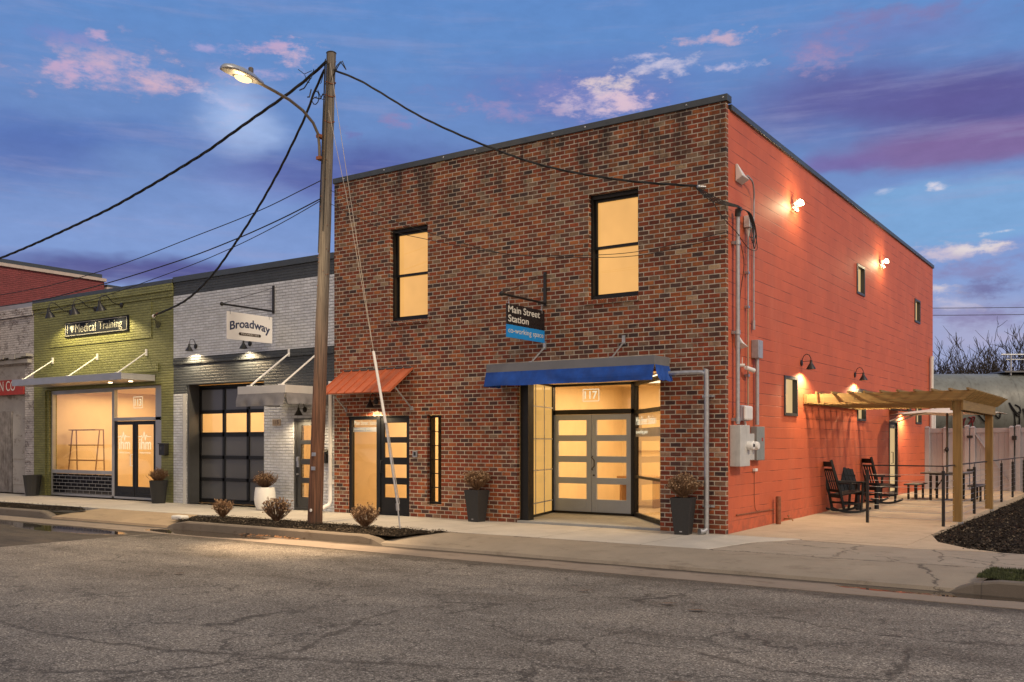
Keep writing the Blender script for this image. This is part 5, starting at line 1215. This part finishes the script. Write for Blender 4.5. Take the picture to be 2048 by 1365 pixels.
o, q = eq('telecom_box', (0, .72, 1.9), 'rounded white telecom box above the meter cabinets', 'utility box')
MB(q).box(0, .10, .50, .86, 1.92, 2.19).build('base', 'white vinyl', o, bevel=.02)
MB(q).box(.10, .16, .50, .86, 1.93, 2.18).build('cover', 'white enamel', o, bevel=.03)
MB((0, 1.33, 1.05)).box(0, .05, 1.26, 1.40, 1.03, 1.08).build('outlet_box', 'white enamel', bevel=.006, label='tiny white outlet box below the electricity meters', cat='outlet')
MB((0, .8, .3)).tube([(.015, .44, .30), (.02, 2.35, .29)], .012, 6).tube(smoothpts([(.012, 1.33, 1.03), (.012, 1.33, .5), (.012, 1.40, .33), (.012, 1.6, .31)]), .006, 5).build('low_pipe', 'rusty steel', label='rust coloured pipe running low along the terracotta wall', cat='pipe')
o = MB((.10, 2.36, 0)).tube([(.10, 2.36, -.02), (.10, 2.36, .52), (.10, 2.36, .535)], [.05, .05, .04], 14).build('bollard', 'rusty steel', smooth=True, label='short rusty steel post beside the terracotta wall', cat='bollard')
o, q = eq('hose_tap', (.1, 3.0, .05), 'small brass tap valve low on the terracotta wall behind the rusty post', 'tap')
MB(q).tube([(.0, 3.0, .07), (.16, 3.0, .07), (.17, 3.0, .03)], .014, 6).build('spout', 'brass valve', o)
MB(q).tube([(.09, 2.95, .13), (.09, 3.05, .13)], .012, 6).tube([(.09, 3.0, .07), (.09, 3.0, .13)], .008, 6).build('valve_handle', 'brass valve', o)
# condensate/drain pipe from blue canopy
o, q = eq('drain_pipe', (-.30, -.1, 0), 'galvanised drain pipe from the blue canopy down the brick corner', 'drain pipe')
MB(q).tube(smoothpts([(-1.0, -.11, 2.735), (-.45, -.11, 2.735), (-.33, -.11, 2.70), (-.30, -.11, 2.58), (-.30, -.11, .20), (-.30, -.12, .09), (-.33, -.20, .05), (-.36, -.25, .05)], 4), .042, 14).build('pipe', 'galvanised steel', o, smooth=True)
MB(q).tube([(-.345, -.225, .05), (-.365, -.26, .05)], .055, 14).build('outlet_collar', 'galvanised steel', o, smooth=True)
for z in (2.33, .47): MB(q).box(-.41, -.19, -.03, -.004, z-.018, z+.018).tube([(-.30, -.11, z-.018), (-.30, -.11, z+.018)], .05, 14).build('pipe_clamp', 'galvanised steel', o)
# rear white pipes
o, q = eq('vent_pipe', (.06, 17.3, 0), 'tall white vent pipe near the rear of the terracotta wall', 'pipe')
MB(q).tube([(.07, 17.2, 0), (.07, 17.2, 4.2), (.09, 17.2, 4.28)], .06, 12).build('pipe', 'white enamel', o, smooth=True)
MB(q).tube([(.07, 17.6, 0), (.07, 17.6, 2.6)], .05, 12).build('pipe', 'white enamel', o, smooth=True)
o = MB((0, 17.7, 3.0)).tube([(-.01, 17.7, 2.95), (.14, 17.7, 2.95)], .015, 6).ball((.2, 17.7, 2.97), .05, 10).build('dome_camera', 'black satin metal', smooth=True, label='small black dome camera at the rear corner above the fence', cat='camera')

# ================================================================== PLANTERS AND SHRUBS
def shrub(mb, hb, c, rx, rz, n, nh, seed, spread=.25, base=.06, headr=.022, trim=None):
    rng = random.Random(seed); c = Vector(c); tips = []
    for i in range(n):
        a = rng.uniform(0, 6.283); el_ = math.asin(rng.uniform(-.15, 1)); rr = rng.uniform(.62, 1.0) if rng.random() > .07 else rng.uniform(1.05, 1.25)
        tip = c+Vector((rx*rr*math.cos(el_)*math.cos(a), rx*rr*math.cos(el_)*math.sin(a), base+rz*(.5+.5*rr*math.sin(el_))*1.0))
        b0 = c+Vector((rng.gauss(0, .3)*rx*spread, rng.gauss(0, .3)*rx*spread, 0))
        mid = b0.lerp(tip, .5)+Vector((tip.x-b0.x, tip.y-b0.y, 0))*.18
        mb.tube([b0, mid, tip], [.0045, .0035, .002], 3, False); tips.append(tip)
        for _ in range(2):
            t2 = tip+Vector((rng.gauss(0, .3), rng.gauss(0, .3), rng.gauss(0, .25)))*rx*.35
            mb.tube([mid.lerp(tip, .4), t2], [.003, .0018], 3, False); tips.append(t2)
    rng.shuffle(tips)
    for tip in tips[:nh]:
        for _ in range(7):
            d = Vector((rng.gauss(0, 1), rng.gauss(0, 1), rng.gauss(0, 1))).normalized(); p = tip+d*headr*rng.uniform(.3, 1.)
            u_ = d.cross(Vector((rng.random(), rng.random(), rng.random()))).normalized()*headr*.5; v_ = d.cross(u_).normalized()*headr*.5
            hb.quad(p-u_, p-v_, p+u_, p+v_)
def bush(label, loc, rx, rz, n, nh, seed, stems='dry stems', parent_name='dry_shrub', group=None, base=.02, hr=.022):
    o = empty(parent_name, loc, label, 'shrub', group)
    a, b_ = MB(), MB(); shrub(a, b_, (0, 0, 0), rx, rz, n, nh, seed, base=base, headr=hr)
    a.build('stems', stems, o); b_.build('flower_heads', 'dry flower heads', o); return o
bush('dry brown shrub in the bed left of the white pot', (-9.95, -2.35, 0), .22, .36, 150, 150, 1)
bush('dry brown shrub in the bed between the white pot and the pole', (-8.27, -2.4, 0), .30, .45, 190, 170, 2, 'dry stems dark')
bush('dry tan shrub in the bed right of the pole', (-5.98, -2.35, 0), .27, .38, 170, 200, 3)
def square_planter(label, loc, rz, seed, wt=.18, wb=.12, h=.62, bl='', br=.29):
    o = empty('planter', loc, label, 'planter', None, rz)
    MB().hexa([(-wb, -wb, 0), (wb, -wb, 0), (wb, wb, 0), (-wb, wb, 0)], [(-wt, -wt, h), (wt, -wt, h), (wt, wt, h), (-wt, wt, h)]).build('pot', 'planter plastic', o, bevel=.006)
    MB().box(-wt+.02, wt-.02, -wt+.02, wt-.02, h-.01, h+.004).build('soil', 'bark mulch', o)
    MB().box(-.03, .015, -wb-.006, -wb-.001, .045, .062).build('maker_plate', 'galvanised steel', o)
    b = bush(bl, (loc[0], loc[1], h), br, .36, 190, 420, seed, parent_name='planter_plant', base=.03, hr=.019)
    return o
square_planter('tall square black planter standing right of the double door', (-.63, -.32, 0), R(8), 11, bl='round dry flower ball in the planter beside the drain pipe')
square_planter('tall square black planter standing left of the double door', (-5.02, -.22, 0), R(-3), 12, bl='round dry flower ball in the planter between narrow window and double door', br=.26)
o = empty('planter', (-15.02, -.28, 0), 'round tapered black planter at the green shop doors', 'planter')
MB().lathe([(.155, 0), (.165, .02), (.225, .56), (.235, .58), (.215, .58), (.21, .53)], (0, 0, 0), 28, cap=False).build('pot', 'planter plastic', o, smooth=True)
MB().lathe([(.001, .53), (.21, .53)], (0, 0, 0), 20, cap=False).build('soil', 'bark mulch', o)
bush('wide dry brown plant in the round planter at the green shop doors', (-15.02, -.28, .53), .26, .32, 240, 60, 14, parent_name='planter_plant', base=.03)
o = empty('planter', (-20.95, -.28, 0), 'empty ribbed black planter at the far left of the green shop', 'planter')
prof = []
mb = MB(); n = 48; vs = []; 
for r0, z in [(.17, 0), (.24, .58), (.25, .60), (.22, .60), (.21, .5)]:
    for k in range(n): a = 2*math.pi*k/n; rr = r0*(1+.04*math.cos(a*10)); vs.append((rr*math.cos(a), rr*math.sin(a), z))
mb.add(vs, [(i*n+k, i*n+(k+1) % n, (i+1)*n+(k+1) % n, (i+1)*n+k) for i in range(4) for k in range(n)]+[tuple(range(4*n, 5*n))]).build('pot', 'planter plastic', o, smooth=True)
o = empty('white_pot', (-10.88, -.42, 0), 'glossy white egg shaped pot in front of the pale pier', 'planter')
MB().lathe([(.13, 0), (.18, .02), (.225, .12), (.245, .25), (.235, .40), (.215, .52), (.205, .525), (.20, .50)], (0, 0, 0), 32, cap=False).build('pot', 'white glazed pot', o, smooth=True)
MB().lathe([(.001, .49), (.205, .49)], (0, 0, 0), 20, cap=False).build('soil', 'bark mulch', o)
bush('upright dry brown plant in the white pot', (-10.88, -.42, .49), .27, .33, 260, 230, 16, 'dry stems dark', parent_name='planter_plant', base=.04, hr=.015)
# street bits
o = MB((-10.35, -3.1, 0)).box(-10.56, -10.22, -3.16, -2.96, -.02, .07).build('utility_cover', 'letter white', bevel=.03, label='lumpy white plastic cover on the end of the mulch bed', cat='cover')
o = empty('marker_box', (-18.4, -3.1, 0), 'white and mint marker box cut by the left edge of the bed', 'marker'); q = (-18.4, -3.1, 0)
MB(q).box(-18.80, -18.02, -3.2, -2.8, .10, .22).build('top', 'white enamel', o, bevel=.02); MB(q).box(-18.80, -18.00, -3.21, -2.79, -.02, .098).build('base', 'mint plastic', o, bevel=.01)

# ================================================================== PATIO
def rocker(label, loc, rz):
    o = empty('rocking_chair', loc, label, 'rocking chair', 'black rocking chairs on the patio', rz); m_ = 'black rocking chair paint'
    for s in (-1, 1):
        y = s*.27; rk = MB(); pts = []
        for i in range(15):
            a = -0.46+.86*i/14; pts.append((1.08*math.sin(a)+.02, 1.08*(1-math.cos(a))+.022))
        for (xa, za), (xb, zb) in zip(pts, pts[1:]): rk.bar((xa, y, za), (xb, y, zb), .035, .045)
        rk.build('rocker', m_, o)
        MB().bar((.22, y, .04), (.27, y, .66), .04, .045, (1, 0, 0)).build('front_leg', m_, o, bevel=.004)
        MB().bar((-.16, y, .05), (-.24, y, .42), .04, .05, (1, 0, 0)).bar((-.24, y, .42), (-.46, y, 1.14), .035, .055, (1, 0, 0)).build('back_post', m_, o, bevel=.004)
        MB().box(-.32, .34, y-.045+s*.02, y+.045+s*.02, .655, .68).build('armrest', m_, o, bevel=.006)
        MB().bar((-.19, y, .20), (.24, y, .20), .025, .04).build('side_stretcher', m_, o)
    st = MB()
    for k in range(7): x = -.20+.072*k; st.hexa([(x, -.27, .375+.012*k), (x+.066, -.27, .385+.012*k), (x+.066, .27, .385+.012*k), (x, .27, .375+.012*k)], [(x, -.27, .395+.012*k), (x+.066, -.27, .405+.012*k), (x+.066, .27, .405+.012*k), (x, .27, .395+.012*k)])
    st.box(.27, .30, -.27, .27, .38, .47); st.box(-.24, -.21, -.27, .27, .32, .40); st.build('seat', m_, o)
    def bp(z, y, d=0): f = (z-.42)/.72; return (-.24-.22*f+d, y, z)
    bk = MB()
    for (z0, z1) in ((.44, .50), (.90, .95), (.99, 1.10)): bk.hexa([bp(z0, -.255), bp(z0, -.255, .025), bp(z0, .255, .025), bp(z0, .255)], [bp(z1, -.255), bp(z1, -.255, .025), bp(z1, .255, .025), bp(z1, .255)])
    for k in range(5): y = -.19+.095*k; bk.hexa([bp(.49, y-.022), bp(.49, y-.022, .015), bp(.49, y+.022, .015), bp(.49, y+.022)], [bp(.91, y-.022), bp(.91, y-.022, .015), bp(.91, y+.022, .015), bp(.91, y+.022)])
    bk.build('backrest', m_, o)
    MB().bar((.25, -.25, .20), (.25, .25, .20), .03, .03).bar((-.19, -.25, .22), (-.19, .25, .22), .03, .03).build('cross_stretcher', m_, o)
    return o
rocker('black rocking chair nearer the street against the terracotta wall', (.40, 5.85, .034), R(42))
rocker('black rocking chair farther back near the side door', (.36, 9.15, .055), R(50))
o = empty('patio_armchair', (.36, 7.05, .042), 'low black slatted armchair between the two rocking chairs', 'armchair', None, R(-28)); m_ = 'black rocking chair paint'
bk = MB()
for k in range(5): y = -.23+.115*k; bk.hexa([(-.20, y-.05, .32), (-.18, y-.05, .32), (-.18, y+.05, .32), (-.20, y+.05, .32)], [(-.42, y-.05, .93-.02*abs(k-2)), (-.40, y-.05, .93-.02*abs(k-2)), (-.40, y+.05, .93-.02*abs(k-2)), (-.42, y+.05, .93-.02*abs(k-2))])
bk.box(-.37, -.33, -.29, .29, .70, .76); bk.build('backrest', m_, o)
st = MB()
for k in range(5): st.box(-.20+.1*k, -.11+.1*k, -.28, .28, .33+.01*k, .35+.01*k)
st.build('seat', m_, o)
for s in (-1, 1):
    MB().box(-.36, .34, s*.32-.06, s*.32+.06, .56, .585).build('armrest', m_, o, bevel=.005)
    MB().box(.24, .30, s*.30-.04, s*.30+.04, 0, .56).build('front_leg', m_, o); MB().bar((-.34, s*.3, .0), (-.26, s*.3, .56), .04, .06, (1, 0, 0)).build('back_leg', m_, o)
# pergola
P_ = empty('pergola', (1.5, 6.5, 0), 'timber pergola of treated pine fixed to the terracotta wall over the patio', 'pergola'); q = (1.5, 6.5, 0)
for y in (4.52, 8.62):
    MB(q).box(2.765, 2.915, y-.08, y+.08, .03, 2.345).build('post', 'treated pine upright', P_, bevel=.004)
    MB(q).box(2.755, 2.925, y-.09, y+.09, .0, .04).build('post_base', 'galvanised steel', P_)
MB(q).box(2.917, 2.955, 4.40, 8.74, 2.16, 2.347).build('beam', 'treated pine lengthwise', P_, bevel=.003)
MB(q).box(2.725, 2.763, 4.40, 8.74, 2.16, 2.347).build('beam', 'treated pine lengthwise', P_, bevel=.003)
MB(q).box(.004, .042, 4.20, 8.95, 2.34, 2.53).build('ledger', 'treated pine lengthwise', P_)
for k in range(11):
    y = 4.32+.453*k
    MB(q).hexa([(.043, y-.019, 2.349), (2.98, y-.019, 2.349), (2.98, y+.019, 2.349), (.043, y+.019, 2.349)], [(.043, y-.019, 2.53), (3.20, y-.019, 2.53), (3.20, y+.019, 2.53), (.043, y+.019, 2.53)]).build('rafter', 'treated pine crosswise', P_, bevel=.002)
for k in range(10):
    x = .27+.31*k; MB(q).box(x-.02, x+.02, 4.18, 8.98, 2.532, 2.572).build('batten', 'treated pine lengthwise', P_)
# railing
Rl = empty('cable_railing', (2.78, 3.48, 0), 'black cable railing with slim square posts round the patio edge', 'railing'); q = (2.78, 3.48, 0)
rp = [(1.42, 3.56), (2.77, 3.46), (2.79, 4.82), (2.79, 6.85), (2.79, 8.95), (2.79, 11.1), (2.79, 13.3), (2.79, 15.86)]
for x, y in rp:
    MB(q).box(x-.025, x+.025, y-.025, y+.025, 0, 1.03).tube([(x, y, 1.03), (x, y, 1.10)], .010, 6).build('post', 'black satin metal', Rl)
    MB(q).box(x-.065, x+.065, y-.065, y+.065, .002, .014).build('post_foot', 'black satin metal', Rl)
MB(q).bar((1.34, 3.565, 1.115), (2.79, 3.46, 1.115), .045, .022).bar((2.785, 3.46, 1.115), (2.79, 16.2, 1.115), .045, .022).build('top_rail', 'black satin metal', Rl)
for k in range(8):
    z = .14+.115*k; MB(q).tube([(1.42, 3.56, z), (2.77, 3.46, z), (2.79, 4.82, z), (2.79, 16.2, z)], .0035, 4).build('cable', 'galvanised steel', Rl)
# umbrella and picnic table
Um = empty('patio_umbrella', (1.5, 11.4, 0), 'flat white square umbrella standing behind the pergola', 'umbrella'); q = (1.5, 11.4, 0)
a = 1.38; c0 = Vector((1.5, 11.4, 2.46)); cn = [Vector((1.5+a*math.cos(t_), 11.4+a*math.sin(t_), 2.27)) for t_ in [R(10+45*k) for k in range(8)]]
mb = MB(q)
for k in range(8):
    p, r_ = cn[k], cn[(k+1) % 8]; m1 = p.lerp(r_, .5)+Vector((0, 0, .03)); mb.add([c0, p, m1], [(0, 1, 2)]); mb.add([c0, m1, r_], [(0, 1, 2)])
cano = mb.build('canopy', 'umbrella canvas', Um); sm = cano.modifiers.new('s', 'SOLIDIFY'); sm.thickness = .006
MB(q).tube([(1.5, 11.4, .05), (1.5, 11.4, 2.47)], .028, 10).build('pole', 'bronze metal', Um, smooth=True)
MB(q).ball((1.5, 11.34, 1.36), .05, 10, (1, 1, 1.4)).tube([(1.5, 11.33, 1.36), (1.46, 11.2, 1.36), (1.46, 11.2, 1.28)], .01, 6).build('crank', 'black satin metal', Um)
mb = MB(q)
for c_ in cn: mb.tube([c0+Vector((0, 0, -.03)), c_+Vector((0, 0, -.01))], .009, 5)
mb.build('ribs', 'bronze metal', Um)
MB(q).lathe([(.25, 0), (.25, .05), (.05, .09)], (1.5, 11.4, .003), 20).build('base', 'black satin metal', Um)
Tb = empty('picnic_table', (1.5, 11.4, 0), 'square grey topped picnic table with two attached benches on black steel frames', 'picnic table'); q = (1.5, 11.4, 0)
MB(q).box(.95, 2.05, 10.85, 11.36, .74, .775).box(.95, 2.05, 11.44, 11.95, .74, .775).build('table_top', 'dark composite top', Tb, bevel=.005)
for y in (10.98, 11.82):
    MB(q).box(1.15, 1.21, y-.03, y+.03, .03, .738).box(1.79, 1.85, y-.03, y+.03, .03, .738).box(.62, 2.38, y-.03, y+.03, .005, .05).build('frame', 'black satin metal', Tb)
MB(q).box(1.1, 1.9, 11.37, 11.43, .70, .738).bar((1.2, 11.4, .3), (1.45, 11.4, .7), .03, .03).build('cross_brace', 'black satin metal', Tb)
for x0 in (.56, 2.06):
    bn = MB(q).box(x0, x0+.36, 10.8, 12.0, .44, .475).build('bench', 'dark composite top', Tb, bevel=.005)
    for y in (10.98, 11.82): MB(q).box(x0+.06, x0+.11, y-.025, y+.025, .05, .438).box(x0+.25, x0+.30, y-.025, y+.025, .05, .438).build('bench_leg', 'black satin metal', bn)

# white vinyl fence and gate at the rear
Fn = empty('vinyl_fence', (.5, 16.6, 0), 'white vinyl privacy fence panel against the terracotta wall', 'fence'); q = (.5, 16.6, 0)
def vpanel(q, par, x0, x1, z0=.10, z1=1.98):
    mb = MB(q); n = max(3, int((x1-x0)/.15))
    for k in range(n): a = x0+(x1-x0)*k/n; mb.box(a+.003, a+(x1-x0)/n-.003, 16.60, 16.63, z0+.1, z1-.1)
    mb.build('boards', 'white vinyl', par)
    MB(q).box(x0, x1, 16.57, 16.66, z1-.14, z1).box(x0, x1, 16.57, 16.66, z0, z0+.14).build('rails', 'white vinyl', par, bevel=.006)
def vpost(q, par, x, z=2.05):
    p = MB(q).box(x-.065, x+.065, 16.50, 16.63, 0, z-.05).build('post', 'white vinyl', par, bevel=.006)
    MB(q).hexa([(x-.075, 16.49, z-.05), (x+.075, 16.49, z-.05), (x+.075, 16.64, z-.05), (x-.075, 16.64, z-.05)], [(x-.03, 16.53, z), (x+.03, 16.53, z), (x+.03, 16.6, z), (x-.03, 16.6, z)]).build('post_cap', 'white vinyl', p)
vpanel(q, Fn, .02, 1.12); vpost(q, Fn, .06); vpost(q, Fn, .59, 2.03); vpost(q, Fn, 1.19, 2.08)
Gt = empty('vinyl_gate', (1.9, 16.6, 0), 'white vinyl gate with a diagonal brace and black hinges', 'gate'); q = (1.9, 16.6, 0)
vpanel(q, Gt, 1.40, 2.36); vpost(q, Gt, 1.35, 2.04); vpost(q, Gt, 2.40, 2.04)
MB(q).bar((1.42, 16.56, 1.80), (2.34, 16.56, .35), .02, .07, (0, 1, 0)).build('brace', 'white vinyl', Gt)
for z in (1.72, .70): MB(q).box(1.20, 1.36, 16.47, 16.495, z-.035, z+.035).build('hinge', 'black satin metal', Gt)
MB(q).box(2.42, 2.54, 16.45, 16.49, 1.62, 1.74).tube([(2.48, 16.46, .08), (2.48, 16.46, 2.0)], .012, 6).build('latch', 'black satin metal', Gt)
Fn = empty('vinyl_fence', (4.5, 16.6, 0), 'white vinyl privacy fence panel at the right edge beyond the gate', 'fence'); q = (4.5, 16.6, 0)
vpost(q, Fn, 2.57, 2.07); vpanel(q, Fn, 2.64, 4.9); vpost(q, Fn, 4.97); vpanel(q, Fn, 5.04, 7.3); vpost(q, Fn, 7.36)

# ================================================================== BACKGROUND: TANK CAR, TREES
Fv = Vector((F3[0], F3[1], 0)); Rv = Vector((R3[0], R3[1], 0)); Cv = Vector((CX, CY, 0))
def W3(lat, dep, z): p = Cv+Fv*dep+Rv*lat; return Vector((p.x, p.y, z))
q = W3(24, 39.5, 0)
Tk = empty('tank_car', q, 'grey railway tank car with graffiti behind the white fence', 'rail car')
zc = 2.85; rr = 1.55
prof = [(-10.2, .2), (-10.0, .8), (-9.6, 1.25), (-9.0, 1.5), (-8.4, 1.55)]+[(-8.4+16.8*k/8, 1.55) for k in range(1, 9)]+[(9.0, 1.5), (9.6, 1.25), (10., .8), (10.2, .2)]
MB(q).tube([W3(24+a, 39.5, zc) for a, r_ in prof], [r_ for a, r_ in prof], 48).build('tank', 'tank car paint', Tk, smooth=True)
for a in (-7.1, -5.4, -3.6, -1.8, 3, 6): MB(q).tube([W3(24+a-.015, 39.5, zc), W3(24+a+.015, 39.5, zc)], 1.556, 48).build('weld_seam', 'tank car paint', Tk)
mb = MB(q)
for s in (-1,):
    mb.tube([W3(20.1, 39.5+s*.6, 5.15), W3(28, 39.5+s*.6, 5.15)], .035, 6).tube([W3(20.3, 39.5+s*.6, 4.95), W3(28, 39.5+s*.6, 4.95)], .02, 6)
    for a in (20.5, 24.5, 28): mb.tube([W3(a, 39.5+s*.6, 4.3), W3(a, 39.5+s*.6, 5.15)], .04, 6)
mb.build('handrail', 'galvanised steel', Tk)
MB(q).hexa([W3(20.2, 38.8, 4.42), W3(28.2, 38.8, 4.42), W3(28.2, 40.2, 4.42), W3(20.2, 40.2, 4.42)], [W3(20.2, 38.8, 4.48), W3(28.2, 38.8, 4.48), W3(28.2, 40.2, 4.48), W3(20.2, 40.2, 4.48)]).build('walkway', 'grey awning metal', Tk)
def onTank(a, h, e=.02):  # point on near side of the cylinder, a = along, h = height
    z = max(-1.5, min(1.5, h-zc)); return W3(a, 39.5-math.sqrt((rr+e)**2-z*z), h)
rng = random.Random(21); mb = MB(q)
for gx, n in ((19.2, 3), (20.4, 4), (21.6, 3), (22.6, 3), (24., 4)):
    mb = MB(q)
    for k in range(n):
        cx = gx+rng.uniform(-.3, .3); cz = 2.55+rng.uniform(-.25, .35); w_ = rng.uniform(.12, .3); h_ = rng.uniform(.15, .4); ph = rng.uniform(0, 6)
        mb.tube(smoothpts([onTank(cx+w_*math.sin(ph+i*.9)*(1+.2*i/4), cz+h_*math.cos(ph*1.3+i*1.25)) for i in range(6)], 4), .030, 4)
    mb.build('graffiti_tag', 'spray paint black', Tk)
mb = MB(q)
for k in range(5): mb.tube(smoothpts([onTank(17.9+.15*k+rng.uniform(-.1, .1), 2.35+rng.uniform(-.2, .25)) for i in range(4)], 3), .028, 4)
mb.build('graffiti_tag', 'spray paint red', Tk)
MB(q).hexa([onTank(21.0, 2.62), onTank(21.16, 2.62), onTank(21.16, 2.62, .03), onTank(21.0, 2.62, .03)], [onTank(21.0, 3.08), onTank(21.16, 3.08), onTank(21.16, 3.08, .03), onTank(21.0, 3.08, .03)]).build('placard', 'yellow placard', Tk)
mb = MB(q)
for a in (16, 18, 30, 32):
    for s in (-.75, .75): mb.tube([W3(a, 39.5+s-.06, .46), W3(a, 39.5+s+.06, .46)], .46, 20)
mb.hexa([W3(14.5, 38.6, 1.0), W3(33.5, 38.6, 1.0), W3(33.5, 40.4, 1.0), W3(14.5, 40.4, 1.0)], [W3(14.5, 38.6, 1.3), W3(33.5, 38.6, 1.3), W3(33.5, 40.4, 1.3), W3(14.5, 40.4, 1.3)])
mb.build('undercarriage', 'black satin metal', Tk)
def bare_tree(label, lat, dep, H, seed):
    rng = random.Random(seed); b = W3(lat, dep, -.1); o = empty('bare_tree', b, label, 'tree', 'bare winter trees behind the tank car')
    tr, cr = MB(b), MB(b)
    def grow(p, d, L, r, lev):
        n = 4; pts = [p]; q_ = p.copy(); dd = d.copy()
        for k in range(n):
            dd = (dd+Vector((rng.gauss(0, .13), rng.gauss(0, .13), rng.gauss(.03, .08)))).normalized(); q_ = q_+dd*L/n; pts.append(q_.copy())
        (tr if lev < 1 else cr).tube(pts, [r*(1-.55*k/n) for k in range(n+1)], 6 if lev < 2 else 3, False)
        if lev >= 5: return
        m = (5, 4, 4, 3, 2)[lev]
        for k in range(m):
            t_ = rng.uniform(.3, 1.) if lev else rng.uniform(.35, 1.); i = min(int(t_*n), n-1); base = pts[i].lerp(pts[i+1], t_*n-i)
            a = rng.uniform(0, 6.283); sp = rng.uniform(.3, .7)
            side = Vector((math.cos(a), math.sin(a), rng.uniform(.15, .8))).normalized()
            grow(base, (dd*(1-sp*.55)+side*sp).normalized(), L*rng.uniform(.52, .78), max(.016, r*.55), lev+1)
    nt = 1+seed % 2
    for k in range(nt+1):
        grow(b+Vector((rng.uniform(-.3, .3), rng.uniform(-.3, .3), 0)), Vector((rng.gauss(0, .16), rng.gauss(0, .16), 1)).normalized(), H*.42, .10, 0)
    tr.build('trunk', 'bark', o); cr.build('crown', 'bark', o)
for lab, lat, dep, H, sd in (('bare tree beside the rear corner of the terracotta wall', 22.3, 50, 7.2, 31), ('bare tree second from the terracotta wall', 24.2, 49, 8.0, 32), ('bare tree in the middle of the row, tallest', 26.0, 50, 9.2, 34),
                             ('bare tree behind the handrail of the tank car', 28.2, 51, 7.6, 35), ('bare tree at the right edge of the picture', 30., 50, 8.2, 37)):
    bare_tree(lab, lat, dep, H, sd)
# low wires far right
cable([W3(15, 60, 10.3), W3(25, 60, 10.05), W3(40, 60, 10.2)], .02, 'upper distant wire in the sky behind the bare trees')
cable([W3(15, 60, 9.9), W3(25, 60, 9.6), W3(40, 60, 9.75)], .02, 'lower distant wire in the sky behind the bare trees')

# ================================================================== PARKED CARS ACROSS THE STREET (seen mirrored in the shop glass)
paint('white car paint', (.75, .75, .74), .25, .02)
paint('tyre rubber', (.015, .015, .015), .8)
m, t, b = newmat('dark car glass'); b.inputs['Base Color'].default_value = (.02, .025, .03, 1); b.inputs['Roughness'].default_value = .05
def car(label, x, y):
    o = empty('parked_car', (x, y, -.15), label, 'car', 'white cars parked across the street')
    lo = [(-2.25, .35), (-2.2, .75), (-1.9, .92), (-1.0, .98), (.9, .98), (2.0, .88), (2.25, .62), (2.25, .35)]
    up = [(-1.75, .95), (-.95, 1.38), (-.2, 1.45), (.45, 1.40), (1.15, .97)]
    def ext(poly, w0, w1, sh=1.):
        n = len(poly); m_ = MB(); vs = [(a, -w0, z) for a, z in poly]+[(a, w0, z) for a, z in poly]
        if w1 != w0: vs = [(a, -(w0+(w1-w0)*max(0, (z-.95)/.5)), z) for a, z in poly]+[(a, w0+(w1-w0)*max(0, (z-.95)/.5), z) for a, z in poly]
        return m_.add(vs, [tuple(range(n)), tuple(range(2*n-1, n-1, -1))]+[(i, (i+1) % n, n+(i+1) % n, n+i) for i in range(n)])
    bd = ext(lo, .9, .9).build('body', 'white car paint', o, bevel=.06)
    ext(up, .82, .62).build('cabin', 'white car paint', o, bevel=.04)
    MB().add([(-1.45, -.835, 1.0), (-.9, -.70, 1.32), (.38, -.70, 1.34), (.92, -.835, 1.0)], [(0, 1, 2, 3)]).add([(-1.45, .835, 1.0), (-.9, .70, 1.32), (.38, .70, 1.34), (.92, .835, 1.0)], [(0, 1, 2, 3)]).build('side_glass', 'dark car glass', o)
    for wx in (-1.4, 1.42):
        for wy in (-.82, .82):
            wh = MB().tube([(wx, wy-.11, .33), (wx, wy+.11, .33)], .33, 24).build('wheel', 'tyre rubber', o)
            MB().tube([(wx, wy-.12, .33), (wx, wy+.12, .33)], .21, 16).build('rim', 'galvanised steel', wh)
    return o
car('white saloon car parked across the street, mirrored in the black door side light', -17.4, -9.6)
car('white saloon car parked farther down the street, mirrored in the green shop window', -31.5, -8.2)
